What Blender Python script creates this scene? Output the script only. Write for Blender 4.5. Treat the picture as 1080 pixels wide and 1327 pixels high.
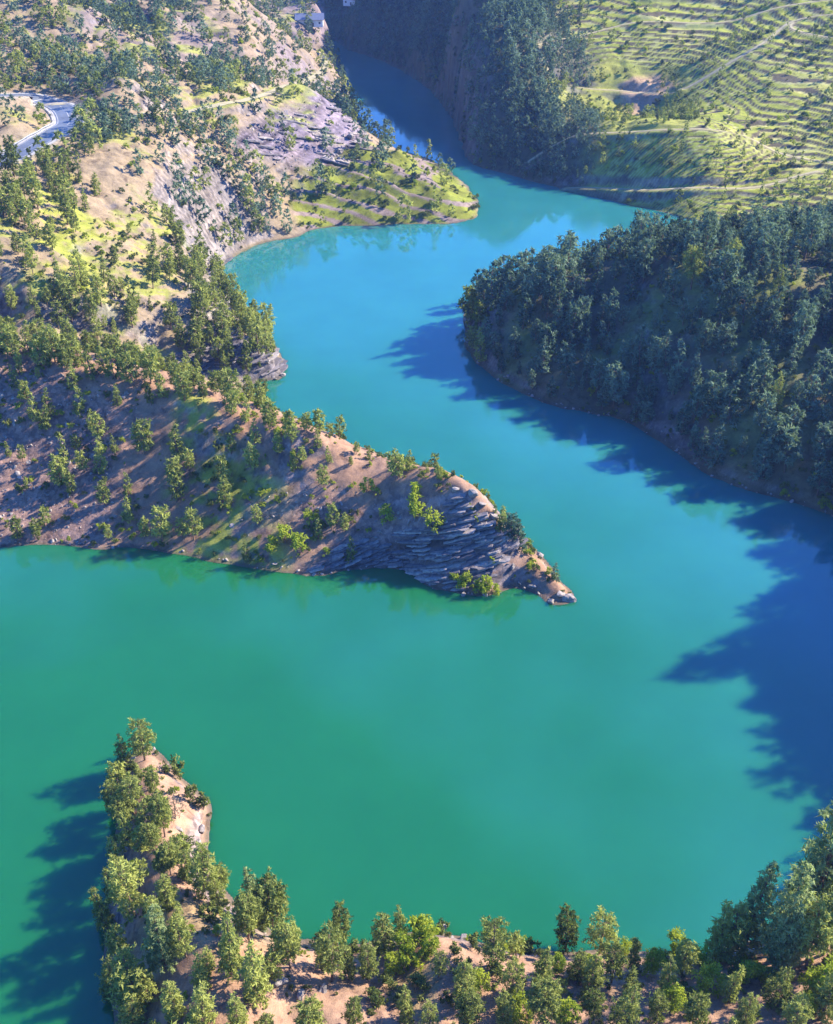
# Aerial view over a winding turquoise reservoir among pine-covered rocky hills.
# Units are metres, the lake surface is z = 0, the camera hovers 130 m above it.
import bpy, math, time
import numpy as np
T0 = time.time()
C = bpy.context.scene.collection
for _o in list(bpy.data.objects): bpy.data.objects.remove(_o)
R = math.radians

# ------------------------------------------------------------------ camera
EYE_Z, PITCH, FPX = 130.0, R(33.0), 1423.0          # height, tilt below the horizon, focal length in photo pixels
cam_d = bpy.data.cameras.new('camera'); cam = bpy.data.objects.new('camera', cam_d); C.objects.link(cam)
cam.location = (0, 0, EYE_Z); cam.rotation_euler = (R(90) - PITCH, 0, 0)
cam_d.sensor_fit = 'VERTICAL'; cam_d.sensor_height = 24; cam_d.lens = 24 * FPX / 1327
cam_d.clip_start = 1; cam_d.clip_end = 20000
bpy.context.scene.camera = cam

# ------------------------------------------------------------------ sky and sun
SUN_EL, SUN_AZ = R(34), R(19)                          # azimuth counted from +x towards +y
sdir = np.array([math.cos(SUN_EL)*math.cos(SUN_AZ), math.cos(SUN_EL)*math.sin(SUN_AZ), math.sin(SUN_EL)])
W = bpy.data.worlds.new('World'); bpy.context.scene.world = W; W.use_nodes = True
nt = W.node_tree; nt.nodes.clear()
sky = nt.nodes.new('ShaderNodeTexSky'); sky.sky_type = 'NISHITA'; sky.sun_disc = False
sky.sun_elevation = SUN_EL; sky.sun_rotation = R(90) - SUN_AZ
sky.altitude = 600; sky.air_density = 1.2; sky.dust_density = 0.4; sky.ozone_density = 3.0
bg = nt.nodes.new('ShaderNodeBackground'); bg.inputs[1].default_value = 0.105
wo = nt.nodes.new('ShaderNodeOutputWorld')
hs = nt.nodes.new('ShaderNodeHueSaturation'); hs.inputs['Saturation'].default_value = 1.25
tn_ = nt.nodes.new('ShaderNodeMix'); tn_.data_type = 'RGBA'; tn_.blend_type = 'MULTIPLY'; tn_.inputs[0].default_value = 1; tn_.inputs[7].default_value = (.52, .84, 1.45, 1)
nt.links.new(sky.outputs[0], hs.inputs['Color']); nt.links.new(hs.outputs[0], tn_.inputs[6]); nt.links.new(tn_.outputs[2], bg.inputs[0]); nt.links.new(bg.outputs[0], wo.inputs[0])
sl = bpy.data.lights.new('sun', 'SUN'); sl.energy = 5.0; sl.angle = R(0.9); sl.color = (1.0, 0.91, 0.76)
so = bpy.data.objects.new('sun', sl); C.objects.link(so)
from mathutils import Vector
so.rotation_euler = Vector(sdir).to_track_quat('Z', 'Y').to_euler(); so.location = (200, 100, 300)
vs = bpy.context.scene.view_settings
vs.view_transform = 'Standard'; vs.look = 'None'; vs.gamma = 1; vs.exposure = 1.58; vs.use_curve_mapping = False
bpy.context.scene.display_settings.display_device = 'sRGB'
cy = bpy.context.scene.cycles
cy.max_bounces = 5; cy.diffuse_bounces = 2; cy.glossy_bounces = 2; cy.transmission_bounces = 3; cy.volume_bounces = 0; cy.transparent_max_bounces = 4

# ------------------------------------------------------------------ numeric helpers
_cp, _sp = math.cos(PITCH), math.sin(PITCH)
def at(u, v, h=0.0):
    """ground point (x, y) of height h that the survey photograph shows at u, v"""
    a = (np.asarray(u, float) - 540) / FPX; b = (np.asarray(v, float) - 663.5) / FPX
    t = (EYE_Z - h) / (_sp + b * _cp)
    return a * t, (_cp - b * _sp) * t
def proj(x, y, z):
    dz = z - EYE_Z
    dep = y * _cp - dz * _sp
    up = y * _sp + dz * _cp
    return 540 + FPX * x / dep, 663.5 - FPX * up / dep, dep
def _hash(ix, iy, s):
    h = (ix.astype(np.int64) * 374761393 + iy.astype(np.int64) * 668265263 + s * 1274126177) & 0xffffffff
    h = ((h ^ (h >> 13)) * 1274126177) & 0xffffffff
    return ((h ^ (h >> 16)) & 0xffff) / 65535.0
def vnoise(x, y, s=0):
    ix = np.floor(x); iy = np.floor(y); fx = x - ix; fy = y - iy
    ix = ix.astype(np.int64); iy = iy.astype(np.int64)
    fx = fx*fx*fx*(fx*(fx*6-15)+10); fy = fy*fy*fy*(fy*(fy*6-15)+10)
    a = _hash(ix, iy, s); b = _hash(ix+1, iy, s); c = _hash(ix, iy+1, s); d = _hash(ix+1, iy+1, s)
    return ((a*(1-fx)+b*fx)*(1-fy) + (c*(1-fx)+d*fx)*fy) * 2 - 1
def fbm(x, y, s=0, octv=4, gain=.5, ridged=False):
    r = 0; amp = 1; tot = 0
    for k in range(octv):
        n = vnoise(x, y, s + k * 17)
        if ridged: n = 1 - 2*np.abs(n)
        r = r + n * amp; tot += amp; amp *= gain
        x, y = x*1.6 - y*1.2 + 13.7, x*1.2 + y*1.6 - 7.3
    return r / tot
def sstep(a, b, x):
    t = np.clip((x - a) / (b - a), 0, 1); return t*t*(3-2*t)
def seg_dist(px, py, P, closed=True):
    """distance to a polyline and, for a closed one, the inside flag"""
    d2 = np.full(px.shape, 1e18); ins = np.zeros(px.shape, bool); n = len(P)
    for i in range(n if closed else n-1):
        ax, ay = P[i]; bx, by = P[(i+1) % n]
        ex, ey = bx-ax, by-ay
        t = np.clip(((px-ax)*ex + (py-ay)*ey) / (ex*ex+ey*ey+1e-9), 0, 1)
        d2 = np.minimum(d2, (px-ax-t*ex)**2 + (py-ay-t*ey)**2)
        if closed and ay != by:
            c = (ay > py) != (by > py)
            ins ^= c & (px < (bx-ax)*(py-ay)/(by-ay) + ax)
    return np.sqrt(d2), ins
def smooth_poly(P, it=1, closed=True):
    P = np.array(P, float)
    for _ in range(it):
        Q = np.roll(P, -1, 0)
        if closed: P = np.stack([P*.75+Q*.25, P*.25+Q*.75], 1).reshape(-1, 2)
        else: P = np.vstack([P[:1], np.stack([P[:-1]*.75+Q[:-1]*.25, P[:-1]*.25+Q[:-1]*.75], 1).reshape(-1, 2), P[-1:]])
    return P

# ------------------------------------------------------------------ the lake's outline (waterline, surveyed)
LAKE = [(-900,1500),(-1000,780),(-500,735),(-150,718),(0,711),(50,706),(85,708),(130,712),(165,708),(205,716),(240,722),(290,732),(335,738),(372,741),(410,748),
 (455,736),(500,733),(528,742),(552,762),(590,768),(622,774),(648,768),(668,762),(692,768),(712,782),(735,783),(746,775),
 (741,764),(726,752),(716,738),(704,722),(688,708),(668,690),(650,672),(636,652),(612,636),(580,624),(540,612),(500,604),(462,596),(430,574),(395,548),(352,528),(316,512),(322,500),(345,493),(366,492),
 (371,482),(366,464),(352,440),(338,418),(318,398),(298,382),(287,366),(285,350),(300,336),(322,322),(350,312),(386,308),(399,298),(430,293),(478,294),(525,290),(570,291),(600,289),(620,282),(623,270),
 (614,250),(594,228),(566,209),(530,198),(500,192),(478,180),(470,158),(460,134),(447,106),(440,84),(424,66),(420,52),
 (434,50),(452,66),(478,72),(512,86),(550,110),(580,140),(598,176),(609,212),(630,219),(662,226),(700,238),(745,250),(800,262),(850,273),(895,284),(940,296),(985,302),
 (960,306),(920,318),(870,330),(810,345),(740,362),(680,378),(640,385),(612,388),(603,402),(602,432),(607,455),(620,476),(645,494),(690,516),(720,528),(762,534),(800,540),(830,556),(868,582),(900,606),(935,626),(985,642),(1040,656),(1080,668),
 (1120,700),(1165,770),(1180,850),(1160,950),(1120,1040),(1090,1110),(1084,1160),(1076,1192),(1030,1205),(985,1218),(930,1232),(870,1234),(800,1232),(740,1232),(680,1230),(630,1222),(590,1212),(550,1206),(515,1212),(480,1222),(440,1228),(400,1216),(362,1210),(330,1192),(300,1168),
 (278,1140),(266,1108),(272,1075),(279,1050),(262,1030),(240,1012),(222,990),(208,968),(190,962),(172,975),(158,1000),(150,1040),(148,1090),(140,1140),(138,1200),(142,1260),(146,1330),(140,1500),(60,1750)]
_lx, _ly = at([p[0] for p in LAKE], [p[1] for p in LAKE])
LAKE_XY = smooth_poly(np.stack([_lx, _ly], 1), 1)

# ------------------------------------------------------------------ spot heights (photo u, v, height)
SPOT = """
186 985 3;200 1010 4;205 1050 6;215 1090 7;230 1130 8;195 1120 4.5;250 1165 9;170 1180 3.5;200 1200 7;260 1210 12;320 1225 9;200 1290 7;270 1290 12;340 1270 13;300 1340 14;240 1400 12;180 1450 7;380 1250 9;360 1310 8
440 1260 6;480 1245 5;550 1216 8;590 1222 8;640 1240 6;520 1260 6;450 1300 9;550 1300 9;650 1300 9;500 1380 12;650 1380 12;740 1250 5;740 1310 9;830 1260 6;830 1320 9;920 1250 6;920 1310 9;1000 1240 7;1000 1300 10;1080 1215 8;1080 1300 11;900 1420 12;1080 1420 14;500 1600 15;800 1600 15;1100 1600 20;300 1600 17
645 668 12;655 690 8;672 704 4.5;700 722 3.6;722 745 2.6;735 768 2.0;690 745 2.6;650 745 2.6
0 425 17;100 452 12;200 478 6;260 492 3;0 395 22;100 430 15;200 450 8;280 470 4
50 380 25;120 390 21;180 400 16;230 410 13;280 430 9;320 440 8;345 465 5;300 455 7;262 385 12;290 400 9;230 370 16;180 360 19;100 350 25;0 350 29
0 300 34;60 310 30;120 310 27;170 320 23;215 330 19;255 345 13;270 330 10;230 300 20;270 300 10;0 250 38;80 260 33;140 260 30;200 270 24;250 265 19;330 250 13
0 200 40;60 190 40;120 220 35;200 220 32;260 220 25;30 215 38;90 160 41;60 130 42.5;0 150 46;20 165 44;140 170 40;200 170 37;240 180 33
100 120 43;150 100 50;170 95 50;150 158 40;200 135 40;230 135 38;70 131 42
0 100 46;50 80 48;100 70 47;0 50 52;50 20 57;0 0 62;150 60 46;200 60 44;200 30 48;250 80 38;290 60 39;320 55 39;350 75 33;300 100 29;330 90 31;400 90 18;400 70 20;400 30 24;410 0 32;300 20 44;250 20 46;200 0 56;300 -5 50;100 0 60
740 108 22;740 46 36;740 20 42;840 140 12;800 140 12;828 113 20;800 90 25;780 60 33;839 28 41;860 5 46;780 125 17;760 146 13;700 90 30;700 160 14;887 116 21;920 98 26;950 75 32;991 56 37;700 222 3;700 20 44;920 40 38;960 140 21
"""
SP = np.array([[float(q) for q in p.split()] for p in SPOT.replace('\n', ';').split(';') if p.strip()])
# slopes rising from the waterline: photo u, v, the waterline's v below it, gradient
RISE = """
0 447 711 .6;60 460 706 .6;100 472 708 .6;150 487 708 .6;200 501 716 .6;250 516 723 .62;300 531 733 .65;350 546 741 .7;400 562 748 .75;450 585 738 .75;500 601 734 .82;550 613 762 .9;585 622 768 1;612 632 772 1.05
0 560 711 .55;100 570 708 .55;0 640 711 .5;100 650 708 .5;200 580 716 .6;200 650 716 .6;300 600 733 .6;300 670 735 .6;400 640 746 .7;480 650 735 1;440 700 738 .9;540 680 755 1.1;590 690 768 1.1;580 650 766 1.1;350 700 741 .7;500 700 733 1.2;620 680 772 1.1;620 715 772 .8
560 20 120 .6;560 60 120 .6;500 20 80 .58;620 20 219 .68;620 60 219 .68;620 100 219 .68;620 180 219 .555;660 130 226 .65;680 180 232 .45;680 130 232 .5;680 30 232 .55;680 80 232 .5;460 10 74 .7;600 -30 212 .65;520 -60 88 .65
740 210 250 .6;740 174 250 .62;780 168 259 .64;830 166 269 .68;880 166 280 .64;930 168 292 .5;800 220 262 .72;860 225 275 .66;920 225 290 .48;840 246 271 .65;900 250 285 .5;960 250 298 .28;1000 243 300 .25;1000 196 300 .25;1000 150 300 .25;1000 110 300 .25;1000 60 300 .25;1000 20 300 .25;1040 230 302 .28;1080 180 304 .27;1080 120 304 .27;1080 60 304 .27;1080 0 304 .27;1040 150 302 .25;1080 250 304 .3;1150 100 306 .27;1150 250 306 .3
400 250 298 .4;400 210 298 .4;400 150 298 .42;400 110 298 .42;440 150 293 .34;460 205 294 .3;350 250 312 .5;350 195 312 .5;350 140 312 .48;300 310 336 .6;300 280 336 .6;300 220 336 .58;300 185 336 .55;300 160 336 .53;300 130 336 .52;520 250 290 .4;520 220 290 .24;580 255 291 .3;480 255 294 .4;450 240 293 .4
630 405 460 .6;640 388 490 .5;680 372 510 .46;720 362 526 .48;780 352 537 .5;840 345 563 .52;900 345 606 .5;950 342 632 .48;1000 342 646 .46;1060 345 661 .44;660 440 500 .6;700 470 520 .55;740 480 531 .58;800 490 540 .58;800 430 540 .56;860 480 577 .58;900 540 606 .6;900 460 606 .58;960 560 635 .6;960 480 635 .58;1020 580 651 .62;1040 500 656 .6;1080 620 668 .6;1080 540 668 .58;1080 420 668 .5;1000 400 646 .5;700 410 520 .48;800 385 540 .5
"""
_tan = lambda v: math.tan(PITCH + math.atan((v - 663.5)/FPX))
_rs = []
for p in RISE.replace('\n', ';').split(';'):
    if p.strip():
        u, v, vs_, g = map(float, p.split()); t = _tan(v); ys = EYE_Z/_tan(vs_)
        _rs.append((u, v, g*(EYE_Z - t*ys)/(t + g)))
SP = np.vstack([SP, np.array(_rs)])
_sx, _sy = at(SP[:, 0], SP[:, 1], SP[:, 2])
# beyond the picture's upper edge the ground keeps rising to distant hills
FAR = [(-900,900,100),(-600,1300,110),(-250,850,72),(-100,1050,66),(-300,1600,120),(0,1400,105),(150,1100,110),(250,850,84),(400,1100,112),(500,800,105),(800,1000,115),(300,1600,120),(900,1500,125),
 (-1500,2500,125),(-700,2500,130),(0,2600,130),(700,2600,125),(1600,2600,130),(-2500,4500,140),(0,4500,145),(2500,4500,140),(-900,500,100),(900,500,110),(-600,200,70),(600,200,60),(600,-100,60),(-500,-200,40),(0,-300,50),(0,-100,30),
 (100,172,19),(120,175,34),(102,150,19),(102,132,17),(118,140,32),(88,115,18),(106,115,32),(75,97,12),(100,92,15),(70,84,9),(150,150,46),(150,100,22),(200,150,56),(130,60,16),(110,200,20),(130,215,27),(150,240,34),(250,260,50),(260,380,60),(250,480,75),
 (-150,200,26),(-200,210,34),(-150,185,10),(-160,240,34),(-160,300,42),(-220,300,55),(-180,400,52),(-250,450,66),(-300,600,70),(-160,500,54),(100,640,74),(30,700,64),(150,620,66),(220,620,70)]
_fa = np.array(FAR, float)
_sh = LAKE_XY[::2]
CX = np.concatenate([_sx, _fa[:, 0], _sh[:, 0]]); CY = np.concatenate([_sy, _fa[:, 1], _sh[:, 1]]); CH = np.concatenate([SP[:, 2], _fa[:, 2], np.zeros(len(_sh))])
_k = lambda dx, dy: np.sqrt(dx*dx + dy*dy + 6.0)
_n = len(CX); _A = np.zeros((_n+3, _n+3)); _A[:_n, :_n] = _k(CX[:, None]-CX[None], CY[:, None]-CY[None]) - np.diag(np.concatenate([np.where(_sy > 360, 1.2, 1.0), np.full(_n-len(_sy), .6)]))
_A[:_n, _n] = 1; _A[:_n, _n+1] = CX/1000; _A[:_n, _n+2] = CY/1000; _A[_n:, :_n] = _A[:_n, _n:].T
_w = np.linalg.solve(_A, np.concatenate([CH, np.zeros(3)]))
def rbf(x, y):
    out = np.empty(x.shape); xf = x.ravel(); yf = y.ravel(); of = out.ravel()
    wx = _w[:_n].astype(np.float32); cx = CX.astype(np.float32); cy_ = CY.astype(np.float32)
    for i in range(0, xf.size, 20000):
        X = xf[i:i+20000].astype(np.float32)[:, None]; Y = yf[i:i+20000].astype(np.float32)[:, None]
        of[i:i+20000] = _k(X-cx, Y-cy_) @ wx + _w[_n] + _w[_n+1]*X[:, 0]/1000 + _w[_n+2]*Y[:, 0]/1000
    return of.reshape(x.shape)
# ------------------------------------------------------------------ the terrain grid (finer near, coarser far)
def rows():
    y = 44.0; out = []
    while y < 5200:
        out.append(y)
        if y < 166: y += 0.42
        elif y < 198: y += 0.3
        elif y < 330: y += 0.5
        elif y < 720: y += 0.5 * (y/330) ** 1.1
        else: y += 0.018 * y * min(1, (y/1400)**.5) if y > 900 else 2.4
    return np.array(out)
YR = rows(); NU = 560
UR = np.linspace(-0.62, 0.66, NU)
wid = np.maximum(YR, 60) + 34                           # half-width of each row grows with distance
GX = UR[None, :] * wid[:, None]; GY = np.repeat(YR[:, None], NU, 1)

def sample(F, x, y):
    """bilinear look-up of a grid field at ground points"""
    x = np.asarray(x, float); y = np.asarray(y, float)
    r = np.interp(y, YR, np.arange(len(YR))); r0 = np.clip(np.floor(r).astype(int), 0, len(YR)-2); fr_ = r - r0
    def row(ri):
        u = x / wid[ri]; c = (u - UR[0])/(UR[1]-UR[0]); c0 = np.clip(np.floor(c).astype(int), 0, NU-2); f = np.clip(c-c0, 0, 1)
        return F[ri, c0]*(1-f) + F[ri, c0+1]*f
    return row(r0)*(1-fr_) + row(r0+1)*fr_
def surf_hit(F, u, v):
    a = (u-540)/FPX; b = (v-663.5)/FPX; dx, dy, dz = a, _cp-b*_sp, -_sp-b*_cp
    t = np.geomspace(60, 2600, 2200); x = dx*t; y = dy*t; z = EYE_Z+dz*t
    g = np.where(y > YR[0], sample(F, x, np.maximum(y, YR[0])), -5); k = np.argmax(z < np.maximum(g, 0))
    return x[k], y[k]
def polyw(px, h):
    if np.ndim(h) == 0 and h == 'base':                 # outline lies on the ground itself
        return np.array([surf_hit(BASE, *p) for p in px])
    x, y = at([p[0] for p in px], [p[1] for p in px], h); return np.stack([x, y], 1)
def region(px, h, soft, X=None, Y=None, wob=1.0):
    """soft mask of a surveyed patch whose outline lies at about height h (a number, or one per corner)"""
    X = GX if X is None else X; Y = GY if Y is None else Y
    P = polyw(px, h if isinstance(h, str) else np.array(h, float))
    x0, x1, y0, y1 = P[:, 0].min()-3*soft, P[:, 0].max()+3*soft, P[:, 1].min()-3*soft, P[:, 1].max()+3*soft
    m = np.zeros(X.shape); s = (X > x0) & (X < x1) & (Y > y0) & (Y < y1)
    if not s.any(): return m
    xs, ys = X[s], Y[s]
    wx = fbm(xs/(soft*2.5), ys/(soft*2.5), 5, 3)*soft*wob; wy = fbm(xs/(soft*2.5), ys/(soft*2.5), 9, 3)*soft*wob
    d, i = seg_dist(xs+wx, ys+wy, P)
    m[s] = sstep(-soft*.5, soft*.5, np.where(i, d, -d))
    return m
far = sstep(420, 900, GY)
wob = np.minimum(1.2, 0.4 + GY/600)
wx = fbm(GX/9, GY/9, 1, 4)*wob*1.6; wy = fbm(GX/9, GY/9, 2, 4)*wob*1.6
D, IN = seg_dist(GX+wx, GY+wy, LAKE_XY)
SD = np.where(IN, -D, D)                                # > 0 on land
B = rbf(GX, GY)
BASE = np.where(SD > 0, np.maximum(B, .3), -1)
print('rbf', time.time()-T0)
# masks ---------------------------------------------------------------
M_terr = np.clip(region([(640,30),(700,0),(1100,-30),(1250,60),(1200,330),(1080,300),(990,300),(900,280),(840,262),(790,235),(780,200),(820,180),(890,160),(905,110),(880,85),(800,85),(745,105),(706,95),(690,60)], 'base', 9) , 0, 1)
M_terr2 = region([(780,190),(900,176),(1000,230),(1000,290),(900,280),(830,262),(800,240)], 'base', 7)
M_spur = region([(380,250),(400,215),(480,196),(560,208),(625,262),(622,290),(480,300),(395,300)], 'base', 5)
M_cliff = region([(395,700),(440,650),(500,640),(560,628),(600,622),(640,650),(660,690),(650,720),(600,735),(560,752),(528,738),(440,745),(370,738)], [8,13,14,19,19,15,9,7,6,2,1,1,1], 5)
M_cliff2 = region([(225,470),(285,415),(330,425),(368,462),(374,492),(330,498),(270,488)], [6,11,9,5,0,0,3], 5)
M_cliff3 = region([(250,395),(252,300),(285,290),(310,345),(300,385),(335,425),(300,420)], [13,16,13,1,3,4,11], 5)
M_rock = region([(300,205),(330,150),(400,128),(450,150),(478,180),(450,215),(380,212)], 'base', 7)
M_scree = region([(-300,470),(0,455),(110,478),(150,520),(150,600),(130,700),(0,706),(-300,720)], [33,28,26,20,14,2,1,2], 7)
M_scree2 = region([(380,580),(470,595),(540,612),(500,640),(440,640),(380,690),(300,700),(330,640)], [20,20,19,16,13,6,4,10], 6)
# relief --------------------------------------------------------------
inland = sstep(2, 26, SD)
H = np.maximum(B, 0.25 + 0.10*np.clip(SD, 0, 30))
rel = 0.35 + 0.65*sstep(0, 60, SD)
H = H + inland*rel*(fbm(GX/38, GY/38, 11, 4)*2.4) * (1-.55*M_terr)
gul = fbm(GX/24 + fbm(GX/40, GY/40, 3, 2)*1.2, GY/24, 21, 4, .5, True)
H = H - inland*np.maximum(gul, 0)**2 * (2.2 + 3.0*sstep(330, 520, GY)*(GX < -40)) * (1-.7*M_terr)
fh = sstep(380, 620, GY) * sstep(10, 60, SD) * (1-.85*M_terr)
left = sstep(60, -60, GX - (GY-600)*.05)
H = H + fh*left*(fbm(GX/75+3, GY/75, 31, 5, .5, True)*15 - 3) + fh*(1-left)*fbm(GX/90, GY/90, 41, 4)*6
H = H + sstep(900, 1600, GY)*fbm(GX/420, GY/420, 51, 5, .5, True)*55
near = 1 - sstep(300, 600, GY)
H = H + inland*near*fbm(GX/5, GY/5, 61, 4)*(0.55 + .5*(GY > 150)*(GX < 60)) + inland*near*(GY > 160)*(GX < 30)*np.maximum(0, fbm(GX/11, GY/11, 63, 4, .5, True))*.9 + sstep(0, 5, SD)*near*fbm(GX/1.7, GY/1.7, 71, 3)*0.22
# terraces cut along the contours
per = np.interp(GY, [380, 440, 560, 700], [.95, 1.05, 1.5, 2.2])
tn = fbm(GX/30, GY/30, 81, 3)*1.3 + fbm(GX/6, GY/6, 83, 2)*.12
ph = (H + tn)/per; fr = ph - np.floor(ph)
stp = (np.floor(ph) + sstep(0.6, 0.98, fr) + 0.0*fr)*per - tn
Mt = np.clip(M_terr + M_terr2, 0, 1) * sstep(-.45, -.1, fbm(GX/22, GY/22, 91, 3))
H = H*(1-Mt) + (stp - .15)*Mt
TERR_F = fr
# dipping beds on the far spur
dip = (H*1.0 + GX*0.22 + GY*0.10)/3.4 + fbm(GX/14, GY/14, 95, 2)*.35; df = dip - np.floor(dip)
H = H + M_spur*inland*(sstep(.0, .75, df) - 1.4*sstep(.8, 1, df))*1.5
# bedding steps of the cliffs: thin ledges rising to the right
H0 = H.copy()
for Mc, kx, p1 in ((M_cliff, .34, 1.15), (M_cliff2, .2, 1.2), (M_cliff3, .1, 1.4), (M_rock*.6, -.25, 2.2)):
    c = H0 - kx*GX + fbm(GX/7, GY/7, 97, 3)*.5
    for p, a in ((p1, .62), (p1*2.9, .95)):
        f = c/p - np.floor(c/p); H = H + sstep(.5, 4, SD)*Mc*a*(sstep(.35, .75, f) - f)
    H = H + sstep(.5, 4, SD)*Mc*fbm(GX/2.2, GY/2.2, 99, 3, .6, True)*.55
# shore
prof = sstep(0, 3.2, SD + .4)
Hl = 0.05 + np.maximum(H, .12 + .05*np.clip(SD, 0, 9))*prof
H = np.where(SD > 0, Hl, np.maximum(-5, SD*0.55))
# roads are cut into the slope ----------------------------------------
def polyline_w(px, h):
    P = polyw(px, 'base'); P = smooth_poly(P, 3, False); return P
ROAD = polyline_w([(-140,262),(-60,232),(0,206),(35,190),(62,176),(84,164),(91,152),(86,140),(72,131),(52,124),(30,122),(0,128),(-80,130)], [40,40,40,40,40.5,41,41.5,42,42.5,43,43.5,44,46])
ROAD2 = polyline_w([(72,131),(110,140),(150,158),(178,156),(205,145),(240,136),(290,131),(340,126),(392,106),(420,92),(424,72),(404,58)], [42.5,43,43,42,41.5,41.5,40,38,33,28,25,24])
TRK = [([(697,60),(739,47),(791,35),(839,27),(902,29),(939,27),(976,17),(1032,6),(1100,-8)], [46,51,56,59,57,57,60,66,68]),
 ([(697,60),(702,78),(712,92),(728,106),(754,110),(828,113),(887,116)], [46,40,36,31,30,30,30]),
 ([(887,116),(920,98),(955,77),(991,56),(1012,36),(1030,26),(1060,20),(1100,16)], [30,36,40,46,54,58,62,64]),
 ([(1030,26),(1022,37),(1043,45),(1100,52)], [58,56,56,54]),
 ([(684,212),(717,187),(754,171),(828,166),(887,167),(932,168),(969,176),(1002,196),(1035,206),(1090,214)], [7,12,16,20,21,22,20,17,17,18]),
 ([(735,243),(791,245),(835,247),(884,245),(939,245),(987,243),(1021,233),(1060,224)], [2.5,3,4,5,8,10,13,15])]
TRK = [polyline_w(*t) for t in TRK]
def flatten(P, w, soft, lift=0.0):
    """level the ground across a road so it lies at the height of its own middle line"""
    global H
    zl = sample(H, P[:, 0], P[:, 1]); k = np.ones(9)/9
    zl = np.convolve(np.pad(zl, 4, 'edge'), k, 'valid') + lift
    s = (GX > P[:,0].min()-20) & (GX < P[:,0].max()+20) & (GY > P[:,1].min()-20) & (GY < P[:,1].max()+20)
    xs, ys = GX[s], GY[s]; best = np.full(xs.shape, 1e9); bz = np.zeros(xs.shape)
    for i in range(len(P)-1):
        ex, ey = P[i+1]-P[i]; t = np.clip(((xs-P[i,0])*ex+(ys-P[i,1])*ey)/(ex*ex+ey*ey+1e-9), 0, 1)
        d = np.hypot(xs-P[i,0]-t*ex, ys-P[i,1]-t*ey); m = d < best
        best = np.where(m, d, best); bz = np.where(m, zl[i]+(zl[i+1]-zl[i])*t, bz)
    k = 1 - sstep(w, w+soft, best); hs = H[s]; H[s] = hs*(1-k) + bz*k
    full = np.full(H.shape, 1e9); full[s] = best
    return zl, full
ROAD_Z, D_ROAD = flatten(ROAD, 5.0, 6)
ROAD2_Z, D_ROAD2 = flatten(ROAD2, 2.6, 4)
TRK_Z = []; D_TRK = np.full(H.shape, 1e9)
for P in TRK:
    z, d = flatten(P, 1.8, 2.5); TRK_Z.append(z); D_TRK = np.minimum(D_TRK, d)
def ground(x, y): return sample(H, x, y)
def hit(u, v):
    """where the sight line through photo point u, v first meets the ground"""
    a = (u-540)/FPX; b = (v-663.5)/FPX; dx, dy, dz = a, _cp-b*_sp, -_sp-b*_cp
    t = np.geomspace(60, 2500, 1600); x = dx*t; y = dy*t; z = EYE_Z+dz*t
    g = np.where(y > YR[0], ground(x, np.maximum(y, YR[0])), -5); k = np.argmax((z < np.maximum(g, 0)) )
    return x[k], y[k]
gy_, gx_ = np.gradient(H); dY = np.gradient(YR)[:, None]; dX = (UR[1]-UR[0])*wid[:, None]
SLx = gx_/dX; SLy = gy_/dY - SLx*GX/wid[:, None]*(wid[:, None] > 94.1)
SLOPE = np.hypot(SLx, SLy)
print('heights', time.time()-T0)
# ------------------------------------------------------------------ materials
def new_mat(name):
    m = bpy.data.materials.new(name); m.use_nodes = True; nt = m.node_tree; nt.nodes.clear()
    out = nt.nodes.new('ShaderNodeOutputMaterial')
    return m, nt, out
def N(nt, t, **kw):
    n = nt.nodes.new(t)
    for k, v in kw.items():
        if k.startswith('i_'):
            key = k[2:]; key = int(key) if key.isdigit() else key.replace('_', ' ')
            n.inputs[key].default_value = v
        else: setattr(n, k, v)
    return n
def L(nt, a, b): nt.links.new(a, b)
def ramp(nt, fac, stops):
    r = nt.nodes.new('ShaderNodeValToRGB'); e = r.color_ramp.elements
    while len(e) < len(stops): e.new(.5)
    for q, (p, c) in zip(e, stops): q.position = p; q.color = (*c, 1)
    nt.links.new(fac, r.inputs[0]); return r.outputs[0]
def mixc(nt, fac, a, b, mode='MIX'):
    m = nt.nodes.new('ShaderNodeMix'); m.data_type = 'RGBA'; m.blend_type = mode
    for sock, v in ((m.inputs[0], fac), (m.inputs[6], a), (m.inputs[7], b)):
        if hasattr(v, 'links'): nt.links.new(v, sock)
        else: sock.default_value = v if not isinstance(v, tuple) else (*v, 1)
    return m.outputs[2]
def noise(nt, scale, detail=4, rough=.6, vec=None, dist=0):
    n = N(nt, 'ShaderNodeTexNoise', i_Scale=scale, i_Detail=detail, i_Roughness=rough, i_Distortion=dist)
    if vec is not None: nt.links.new(vec, n.inputs['Vector'])
    return n.outputs[0]

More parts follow.
